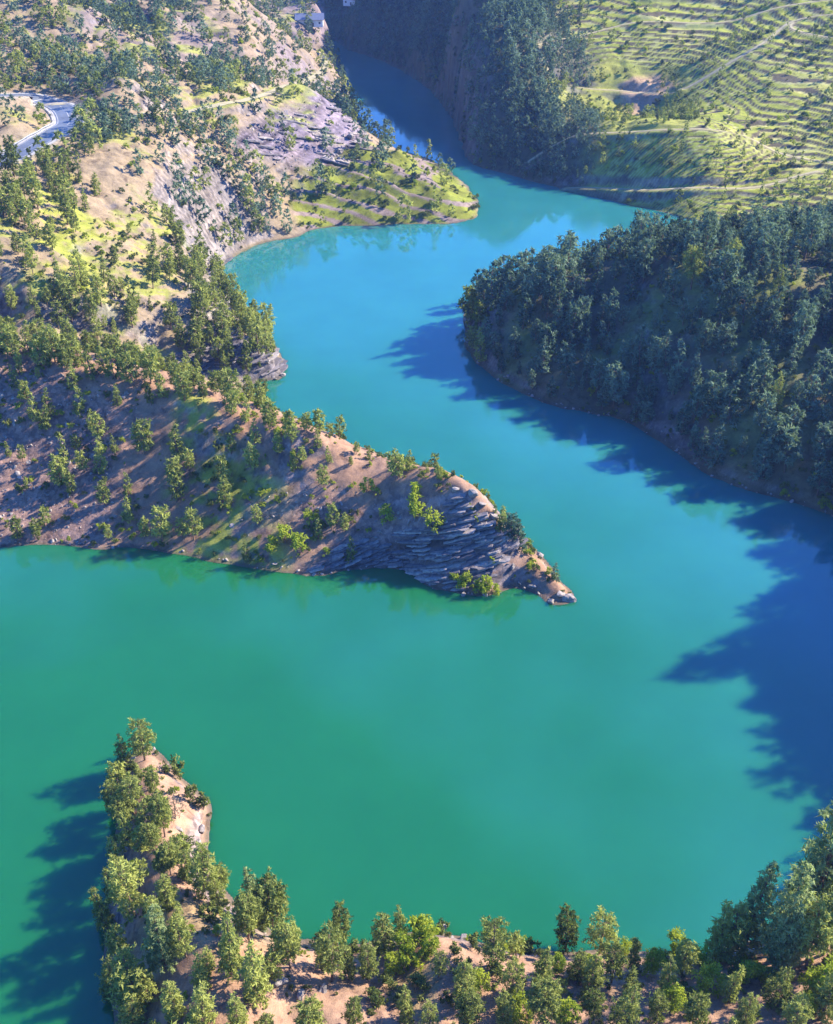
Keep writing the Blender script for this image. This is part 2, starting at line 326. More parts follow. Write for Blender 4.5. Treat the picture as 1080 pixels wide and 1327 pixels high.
def ground_material():
    m, nt, out = new_mat('ground_soil_and_rock')
    pos = N(nt, 'ShaderNodeNewGeometry').outputs['Position']
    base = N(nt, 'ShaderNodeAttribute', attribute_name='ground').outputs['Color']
    rk = N(nt, 'ShaderNodeAttribute', attribute_name='rock').outputs['Fac']
    n1 = noise(nt, 0.35, 8, .72, pos, .6); n2 = noise(nt, 5.5, 3, .75, pos); n3 = noise(nt, 0.07, 4, .6, pos)
    v1 = ramp(nt, n1, [(.34, (.50, .47, .46)), (.46, (.9, .9, .88)), (.56, (1.05, 1.04, 1)), (.68, (1.3, 1.26, 1.2))])
    v2 = ramp(nt, n2, [(.3, (.70, .70, .72)), (.5, (1, 1, 1)), (.72, (1.2, 1.2, 1.2))])
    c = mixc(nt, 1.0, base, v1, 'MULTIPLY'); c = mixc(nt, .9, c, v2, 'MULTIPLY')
    # pale and dark stones in rocky ground
    vo = N(nt, 'ShaderNodeTexVoronoi', i_Scale=1.25); L(nt, pos, vo.inputs['Vector'])
    st = ramp(nt, vo.outputs['Color'], [(.0, (.45, .45, .5)), (.55, (1, 1, 1)), (1, (1.5, 1.42, 1.4))])
    f = N(nt, 'ShaderNodeMath', operation='MULTIPLY', i_1=.75); L(nt, rk, f.inputs[0])
    c = mixc(nt, f.outputs[0], c, mixc(nt, 1.0, c, st, 'MULTIPLY'))
    # broad warm / cool drift
    c = mixc(nt, 1.0, c, ramp(nt, n3, [(.3, (.9, .93, 1.0)), (.7, (1.08, 1.02, .93))]), 'MULTIPLY')
    b = N(nt, 'ShaderNodeBsdfPrincipled', i_Roughness=.95); b.inputs['Specular IOR Level'].default_value = .15
    L(nt, c, b.inputs['Base Color'])
    hs = N(nt, 'ShaderNodeMath', operation='ADD'); L(nt, n1, hs.inputs[0]); L(nt, n2, hs.inputs[1])
    hm = N(nt, 'ShaderNodeMath', operation='MULTIPLY_ADD', i_2=0.0); L(nt, vo.outputs['Distance'], hm.inputs[0]); L(nt, rk, hm.inputs[1])
    hh = N(nt, 'ShaderNodeMath', operation='SUBTRACT'); L(nt, hs.outputs[0], hh.inputs[0]); L(nt, hm.outputs[0], hh.inputs[1])
    bp = N(nt, 'ShaderNodeBump', i_Strength=.6, i_Distance=.2); L(nt, hh.outputs[0], bp.inputs['Height']); L(nt, bp.outputs[0], b.inputs['Normal'])
    L(nt, b.outputs[0], out.inputs[0]); return m
def water_material():
    m, nt, out = new_mat('turbid_lake_water')
    pos = N(nt, 'ShaderNodeNewGeometry').outputs['Position']
    n1 = noise(nt, .012, 3, .5, pos); n2 = noise(nt, .05, 4, .6, pos)
    sx = N(nt, 'ShaderNodeSeparateXYZ'); L(nt, pos, sx.inputs[0])
    # green near to cyan far: sky reflection over distance painted into the base colour
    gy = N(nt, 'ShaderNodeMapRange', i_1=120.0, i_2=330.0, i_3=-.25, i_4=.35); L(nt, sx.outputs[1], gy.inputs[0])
    gx = N(nt, 'ShaderNodeMapRange', i_1=12.0, i_2=75.0, i_3=0.0, i_4=.4); L(nt, sx.outputs[0], gx.inputs[0])  # water's own blue on the right, deepened to put shade blue into the colour
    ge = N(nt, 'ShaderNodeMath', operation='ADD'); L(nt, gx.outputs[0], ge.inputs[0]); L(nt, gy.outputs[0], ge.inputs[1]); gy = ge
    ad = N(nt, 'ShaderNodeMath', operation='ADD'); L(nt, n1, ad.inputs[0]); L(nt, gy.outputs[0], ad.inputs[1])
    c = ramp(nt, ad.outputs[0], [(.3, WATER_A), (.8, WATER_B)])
    c = mixc(nt, .5, c, mixc(nt, 1.0, c, ramp(nt, n2, [(.3, (.78, .84, .86)), (.7, (1.14, 1.1, 1.08))]), 'MULTIPLY'))
    b = N(nt, 'ShaderNodeBsdfPrincipled', i_Roughness=.02, i_IOR=1.58); b.inputs['Specular IOR Level'].default_value = .5
    L(nt, c, b.inputs['Base Color'])
    b.subsurface_method = 'BURLEY'; b.inputs['Subsurface Weight'].default_value = 1; b.inputs['Subsurface Radius'].default_value = (.4, 1.2, 4.0); b.inputs['Subsurface Scale'].default_value = 2.2
    w1 = noise(nt, .9, 3, .55, pos); w2 = noise(nt, .16, 2, .5, pos)
    a = N(nt, 'ShaderNodeMath', operation='MULTIPLY_ADD', i_1=.35); L(nt, w1, a.inputs[0]); L(nt, w2, a.inputs[2])
    bp = N(nt, 'ShaderNodeBump', i_Strength=.08, i_Distance=.2); L(nt, a.outputs[0], bp.inputs['Height']); L(nt, bp.outputs[0], b.inputs['Normal'])
    wr = N(nt, 'ShaderNodeMapRange', i_1=.4, i_2=.65, i_3=.012, i_4=.11); sm = N(nt, 'ShaderNodeMapping'); sm.inputs['Scale'].default_value = (1, .35, 1); sm.inputs['Rotation'].default_value = (0, 0, .5); L(nt, pos, sm.inputs[0]); L(nt, noise(nt, .045, 5, .6, sm.outputs[0]), wr.inputs[0]); L(nt, wr.outputs[0], b.inputs['Roughness'])
    L(nt, b.outputs[0], out.inputs[0]); return m
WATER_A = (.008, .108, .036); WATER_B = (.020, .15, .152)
def foliage_material(name, dark, light, transl=.32, var=.35):
    m, nt, out = new_mat(name)
    oi = N(nt, 'ShaderNodeObjectInfo'); tint = N(nt, 'ShaderNodeAttribute', attribute_name='tint').outputs['Fac']
    n = noise(nt, .035, 2, .5, oi.outputs['Location'])
    a = N(nt, 'ShaderNodeMath', operation='MULTIPLY_ADD', i_1=var); L(nt, oi.outputs['Random'], a.inputs[0]); L(nt, n, a.inputs[2])
    s = N(nt, 'ShaderNodeMath', operation='MULTIPLY_ADD', i_1=.75, i_2=-.52); L(nt, tint, s.inputs[0])
    s2 = N(nt, 'ShaderNodeMath', operation='ADD'); L(nt, a.outputs[0], s2.inputs[0]); L(nt, s.outputs[0], s2.inputs[1])
    c = ramp(nt, s2.outputs[0], [(.12, dark), (.85, light)])
    d = N(nt, 'ShaderNodeBsdfDiffuse'); t = N(nt, 'ShaderNodeBsdfTranslucent'); mx = N(nt, 'ShaderNodeMixShader', i_0=transl)
    L(nt, c, d.inputs[0]); L(nt, mixc(nt, 1.0, c, (1.15, 1.25, .7), 'MULTIPLY'), t.inputs[0])
    L(nt, d.outputs[0], mx.inputs[1]); L(nt, t.outputs[0], mx.inputs[2])
    L(nt, mx.outputs[0], out.inputs[0]); return m
def plain(name, col, rough=.85, nscale=1.5, amt=.3, bump=.2, spec=.3):
    m, nt, out = new_mat(name)
    pos = N(nt, 'ShaderNodeNewGeometry').outputs['Position']
    n = noise(nt, nscale, 4, .6, pos); lo = tuple(1-amt for _ in range(3)); hi = tuple(1+amt for _ in range(3))
    c = mixc(nt, 1.0, col, ramp(nt, n, [(.3, lo), (.7, hi)]), 'MULTIPLY')
    b = N(nt, 'ShaderNodeBsdfPrincipled', i_Roughness=rough); b.inputs['Specular IOR Level'].default_value = spec; L(nt, c, b.inputs['Base Color'])
    bp = N(nt, 'ShaderNodeBump', i_Strength=bump, i_Distance=.1); L(nt, n, bp.inputs['Height']); L(nt, bp.outputs[0], b.inputs['Normal'])
    L(nt, b.outputs[0], out.inputs[0]); return m
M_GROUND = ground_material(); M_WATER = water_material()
M_PINE = foliage_material('pine_needles', (.05, .08, .025), (.36, .38, .10), .34, .42)
M_FIR = foliage_material('dark_fir_needles', (.026, .06, .042), (.21, .28, .18), .3)
M_FIR2 = foliage_material('pale_fir_needles', (.06, .10, .045), (.34, .39, .16), .38)
M_LEAF = foliage_material('broad_leaves', (.13, .20, .025), (.38, .41, .05), .45)
M_SCRUB = foliage_material('scrub_leaves', (.05, .075, .022), (.17, .19, .05), .25)
M_DRY = foliage_material('dry_twigs', (.16, .12, .085), (.30, .24, .17), .15)
M_BARK = plain('bark', (.17, .11, .075), .9, 4)
M_STONE = plain('weathered_stone', (.26, .22, .19), .9, 1.6, .45, .5)
def cliff_material():
    m, nt, out = new_mat('layered_cliff_rock')
    tc = N(nt, 'ShaderNodeTexCoord').outputs['Object']; pos = N(nt, 'ShaderNodeNewGeometry').outputs['Position']; oi = N(nt, 'ShaderNodeObjectInfo').outputs['Random']
    n = noise(nt, 1.3, 6, .7, pos); n2 = noise(nt, 2.2, 4, .6, tc)
    c = mixc(nt, 1.0, ramp(nt, oi, [(0, (.13, .115, .12)), (.5, (.20, .175, .175)), (.8, (.28, .24, .22)), (1, (.38, .33, .29))]), ramp(nt, n, [(.32, (.5, .5, .52)), (.52, (1, 1, 1)), (.7, (1.35, 1.3, 1.25))]), 'MULTIPLY')
    b = N(nt, 'ShaderNodeBsdfPrincipled', i_Roughness=.9); b.inputs['Specular IOR Level'].default_value = .2; L(nt, c, b.inputs['Base Color'])
    bp = N(nt, 'ShaderNodeBump', i_Strength=.7, i_Distance=.25); L(nt, n2, bp.inputs['Height']); L(nt, bp.outputs[0], b.inputs['Normal'])
    L(nt, b.outputs[0], out.inputs[0]); return m
M_CLIFF = cliff_material()
M_ASPHALT = plain('asphalt', (.12, .135, .165), .42, .4, .2, .05, .5)
M_PALE = plain('pale_road_dust', (.38, .36, .33), .9, .4, .2)
M_DIRT = plain('pale_dirt_track', (.36, .31, .18), .95, .5, .2)
M_PAINT = plain('road_paint', (.42, .42, .40), .7, 2, .1)
M_STEEL = plain('galvanised_steel', (.35, .36, .38), .5, 3, .1)
M_PLASTER = plain('white_plaster', (.76, .75, .72), .8, 1, .08)
M_ROOF = plain('blue_grey_roof_sheet', (.13, .15, .22), .5, 1, .15)
M_DARK = plain('dark_window', (.03, .035, .045), .2, 2, .1)
M_WOOD = plain('grey_wood', (.16, .13, .11), .8, 3)

south = (GY < 150) & (GX < 62)
# ------------------------------------------------------------------ ground colours: what grows or lies where
def mixa(col, new, m): return col*(1-m[..., None]) + np.array(new)*m[..., None]
nA = fbm(GX/26, GY/26, 101, 5); nB = fbm(GX/8, GY/8, 111, 4); nC = fbm(GX/60, GY/60, 121, 4)
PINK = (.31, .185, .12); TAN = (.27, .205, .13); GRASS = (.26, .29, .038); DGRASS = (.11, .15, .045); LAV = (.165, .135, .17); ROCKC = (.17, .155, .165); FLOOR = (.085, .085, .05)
col = np.zeros(H.shape + (3,)) + np.array(TAN)
left_side = (GX < np.interp(GY, [0, 130, 200, 240, 300, 350, 400, 435, 455, 480, 600, 740, 800, 5200], [60, 60, 60, 20, 0, 10, 38, 35, 10, 5, -28, -60, -60, -60])) & (GY > 150)
col = mixa(col, PINK, sstep(250, 220, GY)*.9)
col = mixa(col, (.25, .19, .18), sstep(420, 560, GY)*sstep(-.2, .3, nC)*left_side)
col = mixa(col, LAV, np.clip(M_rock*1.0, 0, 1)*.9)
col = mixa(col, LAV, sstep(430, 560, GY)*sstep(0, .35, nA)*left_side*.7)
g = sstep(.05, .3, nA + .25*nB)*sstep(.75, .4, SLOPE)
col = mixa(col, GRASS, g*.75*sstep(225, 260, GY))
for px, h in (([(60,275),(130,283),(125,300),(70,305),(45,290)], 29), ([(60,310),(110,310),(115,350),(80,370),(50,350)], 27), ([(10,375),(60,365),(70,395),(20,405)], 24), ([(125,405),(185,408),(170,425),(120,425)], 17), ([(190,285),(240,288),(245,310),(200,312)], 20),
              ([(230,590),(330,600),(390,640),(330,680),(240,680),(215,650)], 13), ([(215,515),(270,515),(285,545),(240,560),(215,545)], 21)):
    col = mixa(col, GRASS, region(px, h, 5)*sstep(-.25, .25, nB + .8*fbm(GX/2.2, GY/2.2, 173, 4) + .12)*.85)
# terraces: grassed benches with pale cut edges
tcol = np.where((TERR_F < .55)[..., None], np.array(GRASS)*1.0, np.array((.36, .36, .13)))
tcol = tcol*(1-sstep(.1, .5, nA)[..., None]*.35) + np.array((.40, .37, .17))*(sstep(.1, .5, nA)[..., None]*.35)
tcol = np.where((TERR_F > .70)[..., None], np.array((.10, .085, .05)), tcol)  # risers: brown earth with their shadow put into the colour
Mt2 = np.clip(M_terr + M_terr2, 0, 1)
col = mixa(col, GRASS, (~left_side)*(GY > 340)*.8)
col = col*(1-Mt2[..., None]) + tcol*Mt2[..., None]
col = mixa(col, (.50, .30, .22), region([(800,110),(850,90),(880,105),(850,140),(820,150)], 'base', 4)*.7)
scol = np.where((df < .62)[..., None], np.array(GRASS)*.72, np.array((.22, .17, .15)))  # spur grass toned down: shade of shrubs and trees put into the colour
col = col*(1-M_spur[..., None]) + (scol*(.75+.25*sstep(-.3, .3, nB)[..., None]))*M_spur[..., None]
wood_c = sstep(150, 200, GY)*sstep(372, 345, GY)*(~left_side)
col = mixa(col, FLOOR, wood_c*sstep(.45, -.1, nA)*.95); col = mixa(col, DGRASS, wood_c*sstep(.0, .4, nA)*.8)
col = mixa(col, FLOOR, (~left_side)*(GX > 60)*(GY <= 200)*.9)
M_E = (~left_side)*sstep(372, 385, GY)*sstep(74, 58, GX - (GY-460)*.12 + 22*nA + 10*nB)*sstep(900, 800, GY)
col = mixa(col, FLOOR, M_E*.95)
rock = np.clip(M_cliff + M_cliff2 + M_cliff3 + M_rock, 0, 1)
rock = np.clip(rock + sstep(.85, 1.25, SLOPE)*sstep(700, 400, GY)*.8, 0, 1)
strat = fbm(GX/30, (H0 - .34*GX)*1.6, 131, 3)
col = mixa(col, ROCKC, rock*.85*(1-M_rock)); col = col*(1 + (rock*strat*1.1)[..., None])
col = mixa(col, (.30, .26, .195), M_cliff3*.7)
scr = np.clip(M_scree + M_scree2, 0, 1)
col = mixa(col, (.25, .165, .135), scr*.8)
rockf = np.clip(rock + scr*.9 + .25, 0, 1)*sstep(520, 300, GY)
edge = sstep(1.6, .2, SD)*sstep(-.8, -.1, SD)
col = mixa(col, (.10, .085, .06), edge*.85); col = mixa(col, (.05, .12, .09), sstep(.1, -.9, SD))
col = mixa(col, (.38, .34, .28), sstep(8, 5, D_ROAD + nB*2)); col = mixa(col, TAN, sstep(16, 8, D_ROAD)*sstep(4, 8, D_ROAD)*.8)
col = mixa(col, (.34, .30, .17), np.maximum(sstep(1.7, .7, D_TRK), sstep(2.6, 1.2, D_ROAD2))); 
col = col * (1 + .16*nB[..., None]); nD = fbm(GX/2.6, GY/2.6, 171, 4)
col = col*(1 + .16*south)[..., None]
yel = sstep(.15, .5, fbm(GX/9+5, GY/9, 172, 4)); col = mixa(col, (.30, .25, .10), yel*.45*south*(SD > 1)); col = col*(1 + .16*nD*sstep(300, 200, GY))[..., None]
col = np.clip(col, .01, .8)

# ------------------------------------------------------------------ terrain objects
def grid_part(name, mask):
    """the quads of the survey grid that belong to one piece of land, as a mesh of their own"""
    f = mask[:-1, :-1] & ((SD[:-1, :-1] > -5) | (SD[1:, 1:] > -5) | (SD[1:, :-1] > -5) | (SD[:-1, 1:] > -5))
    i, j = np.nonzero(f); a = i*NU + j
    q = np.stack([a, a+1, a+NU+1, a+NU], 1); used = np.zeros(H.size, bool); used[q.ravel()] = True
    remap = np.cumsum(used) - 1; q = remap[q]
    co = np.stack([GX, GY, H], -1).reshape(-1, 3)[used]
    m = bpy.data.meshes.new(name)
    m.vertices.add(len(co)); m.vertices.foreach_set('co', co.astype(np.float32).ravel())
    m.loops.add(q.size); m.loops.foreach_set('vertex_index', q.astype(np.int32).ravel())
    m.polygons.add(len(q)); m.polygons.foreach_set('loop_start', (np.arange(len(q))*4).astype(np.int32))
    m.update(calc_edges=True); m.polygons.foreach_set('use_smooth', np.ones(len(q), bool))
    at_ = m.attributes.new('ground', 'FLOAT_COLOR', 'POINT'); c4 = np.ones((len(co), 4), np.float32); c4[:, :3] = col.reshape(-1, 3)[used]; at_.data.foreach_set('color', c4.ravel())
    ar = m.attributes.new('rock', 'FLOAT', 'POINT'); ar.data.foreach_set('value', rockf.reshape(-1)[used].astype(np.float32))
    m.materials.append(M_GROUND)
    o = bpy.data.objects.new(name, m); C.objects.link(o); o['kind'] = 'structure'
    return o
valley = np.interp(GX, [-400, -120, -90, -50, -30, 100], [262, 250, 250, 262, 262, 262])
parts = [('near_shore', south), ('rocky_headland', left_side & (GY < valley)), ('dry_hillside', left_side & (GY >= valley) & (GY < 460)), ('far_hills', (GY >= 640) | (left_side & (GY >= 460))),
         ('wooded_hill', ~left_side & ~south & (GY < 365)), ('forest_hill', ~left_side & (GY >= 365) & (GY < 640) & (GX < 62 + (GY-460)*.12))]
rest = np.ones(H.shape, bool)
for n_, m_ in parts:
    grid_part(n_, m_ & rest); rest &= ~m_
grid_part('terraced_hillside', rest)
# the same ground going on behind and beside the drone, coarse
def outer():
    vs_, fs = [], []
    def quad(a, b, c, d):
        k = len(vs_); vs_.extend([a, b, c, d]); fs.append((k, k+1, k+2, k+3))
    y0 = YR[0]; w0 = wid[0]; w1 = wid[-1]
    zl = float(H[0].mean())
    for s in (-1, 1):
        e = 0 if s < 0 else -1; idx = list(range(0, len(YR), 12)) + [len(YR)-1]
        for k0, k1 in zip(idx[:-1], idx[1:]):
            a = (GX[k0, e], YR[k0], H[k0, e]); b = (GX[k1, e], YR[k1], H[k1, e])
            q = (b[0]+s*900, YR[k1], max(b[2], 0)+60 + 0*s); p = (a[0]+s*900, YR[k0], max(a[2], 0)+60)
            if max(a[2], b[2]) < 0 : q = (b[0]+s*900, YR[k1], -5); p = (a[0]+s*900, YR[k0], -5)
            quad(a, b, q, p) if s > 0 else quad(b, a, p, q)
    for j in range(0, NU-1, 13):
        j1 = min(j+13, NU-1)
        quad((GX[0, j1], y0, H[0, j1]), (GX[0, j], y0, H[0, j]), (GX[0, j]*9, -700, 60), (GX[0, j1]*9, -700, 60))
    me = bpy.data.meshes.new('outlying_ground'); me.from_pydata(vs_, [], fs); me.update()
    a_ = me.attributes.new('ground', 'FLOAT_COLOR', 'POINT'); a_.data.foreach_set('color', np.tile(np.array([.14, .15, .08, 1], np.float32), len(vs_)))
    me.materials.append(M_GROUND); o = bpy.data.objects.new('outlying_ground', me); C.objects.link(o); o['kind'] = 'structure'
outer()
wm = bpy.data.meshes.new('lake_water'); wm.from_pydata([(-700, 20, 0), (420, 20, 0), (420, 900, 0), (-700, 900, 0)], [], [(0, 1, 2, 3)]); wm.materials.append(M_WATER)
wo_ = bpy.data.objects.new('lake_water', wm); C.objects.link(wo_); wo_['kind'] = 'structure'
print('terrain', time.time()-T0)
# ------------------------------------------------------------------ roads
def ribbon(name, P, Z, w, mat, lift, off=0.0, dash=None):
    P = np.asarray(P); T = np.gradient(P, axis=0); T /= np.linalg.norm(T, axis=1)[:, None] + 1e-9; Nn = np.stack([-T[:, 1], T[:, 0]], 1)
    a = P + Nn*(off - w/2); b = P + Nn*(off + w/2)
    V = [(*p, z+lift) for p, z in zip(a, Z)] + [(*p, z+lift) for p, z in zip(b, Z)]; n = len(P)
    F = [(i, i+1, n+i+1, n+i) for i in range(n-1) if dash is None or (i % dash) < dash/2]
    V = [(x, y, z - .0) for x, y, z in V]
    me = bpy.data.meshes.new(name); me.from_pydata(V, [], F); me.materials.append(mat); me.update()
    o = bpy.data.objects.new(name, me); C.objects.link(o); o['kind'] = 'structure'; return o
def resample(P, Z, step):
    d = np.r_[0, np.cumsum(np.hypot(*np.diff(P, axis=0).T))]; s = np.arange(0, d[-1], step)
    return np.stack([np.interp(s, d, P[:, 0]), np.interp(s, d, P[:, 1])], 1), np.interp(s, d, Z)
rp, rz = resample(ROAD, ROAD_Z, 1.5)
ribbon('road', rp, rz, 8.4, M_ASPHALT, .14)
ribbon('road_marking', rp, rz, .18, M_PAINT, .16, 3.7); ribbon('road_marking', rp, rz, .18, M_PAINT, .16, -3.7); ribbon('road_marking', rp, rz, .18, M_PAINT, .16, 0, 6)
ribbon('road_shoulder', rp, rz, 11, M_PALE, .08)
for P, Z, w in [(ROAD2, ROAD2_Z, 4.2)] + [(p, z, 1.15) for p, z in zip(TRK, TRK_Z)]:
    p2, z2 = resample(P, Z, 2.0); z2 = np.maximum(z2, ground(p2[:, 0], p2[:, 1]))
    ribbon('dirt_track', p2, z2, w, M_DIRT, .12)
# ------------------------------------------------------------------ plants
rng = np.random.default_rng(7)
def mesh_np(name, V, F3, mats, mi=None, tint=None, smooth=False):
    V = np.asarray(V, np.float32); F3 = np.asarray(F3, np.int32)
    m = bpy.data.meshes.new(name); m.vertices.add(len(V)); m.vertices.foreach_set('co', V.ravel())
    m.loops.add(F3.size); m.loops.foreach_set('vertex_index', F3.ravel())
    m.polygons.add(len(F3)); m.polygons.foreach_set('loop_start', (np.arange(len(F3))*F3.shape[1]).astype(np.int32))
    for q in mats: m.materials.append(q)
    m.update(calc_edges=True)
    if smooth: m.polygons.foreach_set('use_smooth', np.ones(len(F3), bool))
    if mi is not None: m.polygons.foreach_set('material_index', np.asarray(mi, np.int32))
    if tint is not None:
        a = m.attributes.new('tint', 'FLOAT', 'POINT'); a.data.foreach_set('value', np.asarray(tint, np.float32))
    return m
def limb(V, F, p0, p1, r0, r1, n=5):
    p0 = np.array(p0, float); p1 = np.array(p1, float); d = p1-p0; d /= np.linalg.norm(d)+1e-9
    a = np.cross(d, [0.3, 1, .2]); a /= np.linalg.norm(a); b = np.cross(d, a); k = len(V)
    for p, r in ((p0, r0), (p1, r1)):
        for i in range(n):
            t = 2*math.pi*i/n; V.append(p + r*(math.cos(t)*a + math.sin(t)*b))
    for i in range(n):
        j = (i+1) % n; F.append((k+i, k+j, k+n+j)); F.append((k+i, k+n+j, k+n+i))
def tufts(cent, rad, cnt, size, rg, wd=.42, flat=.75):
    """leaf-sized triangles filling ellipsoidal clumps; returns vertices, faces and a tint per vertex"""
    c = np.repeat(cent, cnt, 0); r = np.repeat(rad, cnt)[:, None]; n = len(c)
    d = rg.normal(size=(n, 3)); d /= np.linalg.norm(d, axis=1)[:, None]
    rr = rg.random((n, 1))**.45
    p = c + d*r*rr*np.array([1, 1, flat])
    nn = d*.75 + rg.normal(size=(n, 3))*.45 + np.array([0, 0, .45]); nn /= np.linalg.norm(nn, axis=1)[:, None]
    ax = np.cross(nn, rg.normal(size=(n, 3))); ax /= np.linalg.norm(ax, axis=1)[:, None]; ax = ax + d*.35
    sd = np.cross(nn, ax); sd /= np.linalg.norm(sd, axis=1)[:, None]
    s = size*(.6+.8*rg.random((n, 1)))
    V = np.stack([p - sd*s*wd, p + sd*s*wd, p + ax*s*1.15], 1).reshape(-1, 3)
    F = np.arange(n*3).reshape(-1, 3)
    tb = np.repeat(rg.random(len(cent)), cnt); t = np.clip(.65*tb + .4*rg.random(n), 0, 1)
    return V, F, np.repeat(t, 3)
def pine(seed, h=10, R0=2.2, base=.18, levels=12, per=8, cl=5, cnt=13, size=.32, shape='round', gap=.2, trunk_limbs=True):
    """crown and trunk meshes of a pine h metres tall"""
    rg = np.random.default_rng(seed); V, F = [], []
    lean = rg.normal(size=2)*.25; bend = rg.normal(size=2)*.25
    def axis(t): return np.array([lean[0]*t + bend[0]*math.sin(t*3), lean[1]*t + bend[1]*math.sin(t*3), h*t])
    r0 = .022*h; K = 6
    for k in range(K): limb(V, F, axis(k/K)-(np.array([0, 0, .5]) if k == 0 else 0), axis((k+1)/K), r0*(1-.88*k/K), r0*(1-.88*(k+1)/K), 6)
    cen, rad = [], []
    ph = rg.random()*6
    for l in range(levels):
        t = base + (1-base)*(l+.3*rg.random())/levels; s = (t-base)/(1-base)
        if shape == 'round': w = (math.sin(math.pi*min(1, (s*.86+.14)))**.65)*(1-.22*s)
        elif shape == 'cone': w = (1-s)**.8*(.75+.25*min(1, s*5+.4))
        else: w = .35 + .75*max(0, math.sin(math.pi*min(1, s**1.3*.8+.18)))
        n = max(2, int(per*(.5+.6*w)+.5))
        for b in range(n):
            if rg.random() < gap: continue
            ph += 2.4 + rg.normal()*.35; Lb = R0*w*(.7+.45*rg.random()); z = axis(t)
            rise = (.30-.35*(1-s))*Lb + rg.normal()*.12
            tip = z + np.array([math.cos(ph)*Lb, math.sin(ph)*Lb, rise])
            if trunk_limbs: limb(V, F, z, z+(tip-z)*.85, .035*h/10*(1-s*.6)+.012, .012, 3)
            m = max(1, int(round(cl*(Lb/R0)+.4)))
            for q in range(m):
                f = 1 - .55*q/max(1, cl); cen.append(z + (tip-z)*f + rg.normal(size=3)*.14*R0*np.array([1, 1, .5])); rad.append(R0*(.15 if cl > 3 else .18)*(.75+.5*rg.random())*(1-.25*s))
    top = axis(1); cen.append(top - [0, 0, .2]); rad.append(R0*.16); cen.append(top - [0, 0, .55]); rad.append(R0*.2)
    LV, LF, T = tufts(np.array(cen), np.array(rad), cnt, size, rg, .27)
    return (LV, LF, T), (np.array(V), np.array(F))
def leafy(seed, h=6, R0=2.3, blobs=26, cnt=60, size=.3, stems=3):
    rg = np.random.default_rng(seed); V, F = [], []; cen, rad = [], []
    for b in range(blobs):
        a = rg.random()*6.283; zz = .25 + .72*rg.random(); w = math.sin(math.pi*(zz*.8+.12))**.6
        r = R0*w*math.sqrt(rg.random())*.85; c = np.array([math.cos(a)*r, math.sin(a)*r, h*zz]); cen.append(c); rad.append(R0*.33*(.6+.7*rg.random()))
        if b % 2 == 0: limb(V, F, (0, 0, h*.12), c, .05*h/6, .015, 3)
    for s in range(stems):
        a = s*2.1; limb(V, F, (math.cos(a)*.1, math.sin(a)*.1, -.4), (math.cos(a)*R0*.25, math.sin(a)*R0*.25, h*.55), .09*h/6, .04, 5)
    LV, LF, T = tufts(np.array(cen), np.array(rad), cnt, size, rg, .42, .8)
    return (LV, LF, T), (np.array(V), np.array(F))
def crown_mesh(n, g, mat): return mesh_np(n, g[0], g[1], [mat], None, g[2])
def trunk_mesh(n, g, mat=None): return mesh_np(n, g[0], g[1], [mat or M_BARK])
# detailed kinds (10 m tall as modelled)
PN = [pine(1, R0=2.1, shape='round', base=.22), pine(2, R0=1.9, shape='round', base=.12, levels=13), pine(3, R0=2.2, shape='cone', base=.08, levels=14),
      pine(4, R0=2.3, shape='round', base=.32, gap=.22, per=6), pine(5, R0=1.7, shape='cone', base=.1, levels=13), pine(6, R0=2.1, shape='top', base=.36, gap=.18)]
PM = [pine(11, R0=2.2, levels=9, per=6, cl=3, cnt=11, size=.6, base=.15), pine(12, R0=1.9, levels=10, per=6, cl=3, cnt=10, size=.58, shape='cone', base=.1), pine(13, R0=2.5, levels=8, per=6, cl=3, cnt=11, size=.6, base=.26, gap=.2),
      pine(14, R0=2.1, levels=9, per=6, cl=3, cnt=11, size=.58, shape='cone', base=.05), pine(15, R0=2.3, levels=9, per=6, cl=3, cnt=11, size=.6, shape='top', base=.2)]
PF = [pine(21, R0=2.3, levels=6, per=4, cl=1, cnt=16, size=.95, base=.12, trunk_limbs=False), pine(22, R0=2.0, levels=7, per=4, cl=1, cnt=15, size=.9, shape='cone', base=.06, trunk_limbs=False), pine(23, R0=2.5, levels=6, per=4, cl=1, cnt=16, size=.95, base=.2, trunk_limbs=False)]
LN = [leafy(31), leafy(32, R0=2.6, blobs=30), leafy(33, h=5, R0=2.6)]
LM = [leafy(41, blobs=14, cnt=26, size=.55), leafy(42, R0=2.7, blobs=16, cnt=24, size=.55)]
SN = [leafy(51, h=1.7, R0=1.15, blobs=13, cnt=42, size=.2, stems=2), leafy(52, h=1.4, R0=1.3, blobs=14, cnt=40, size=.2, stems=2), leafy(53, h=2.1, R0=1.0, blobs=12, cnt=42, size=.2, stems=2)]
SF = [leafy(61, h=1.6, R0=1.15, blobs=7, cnt=16, size=.42, stems=1), leafy(62, h=1.3, R0=1.3, blobs=7, cnt=16, size=.42, stems=1)]
mk = lambda L_, mat, nm: [(crown_mesh(nm+'_crown', a, mat), trunk_mesh(nm+'_trunk', b)) for a, b in L_]
PB = [pine(83, h=16, R0=2.2, base=.1, levels=20, per=8, cl=4, cnt=22, size=.34, shape='cone'), pine(81, h=16, R0=2.5, base=.14, levels=20, per=8, cl=4, cnt=26, size=.34, shape='cone'), pine(82, h=16, R0=2.3, base=.2, levels=19, per=8, cl=4, cnt=26, size=.34, shape='round')]
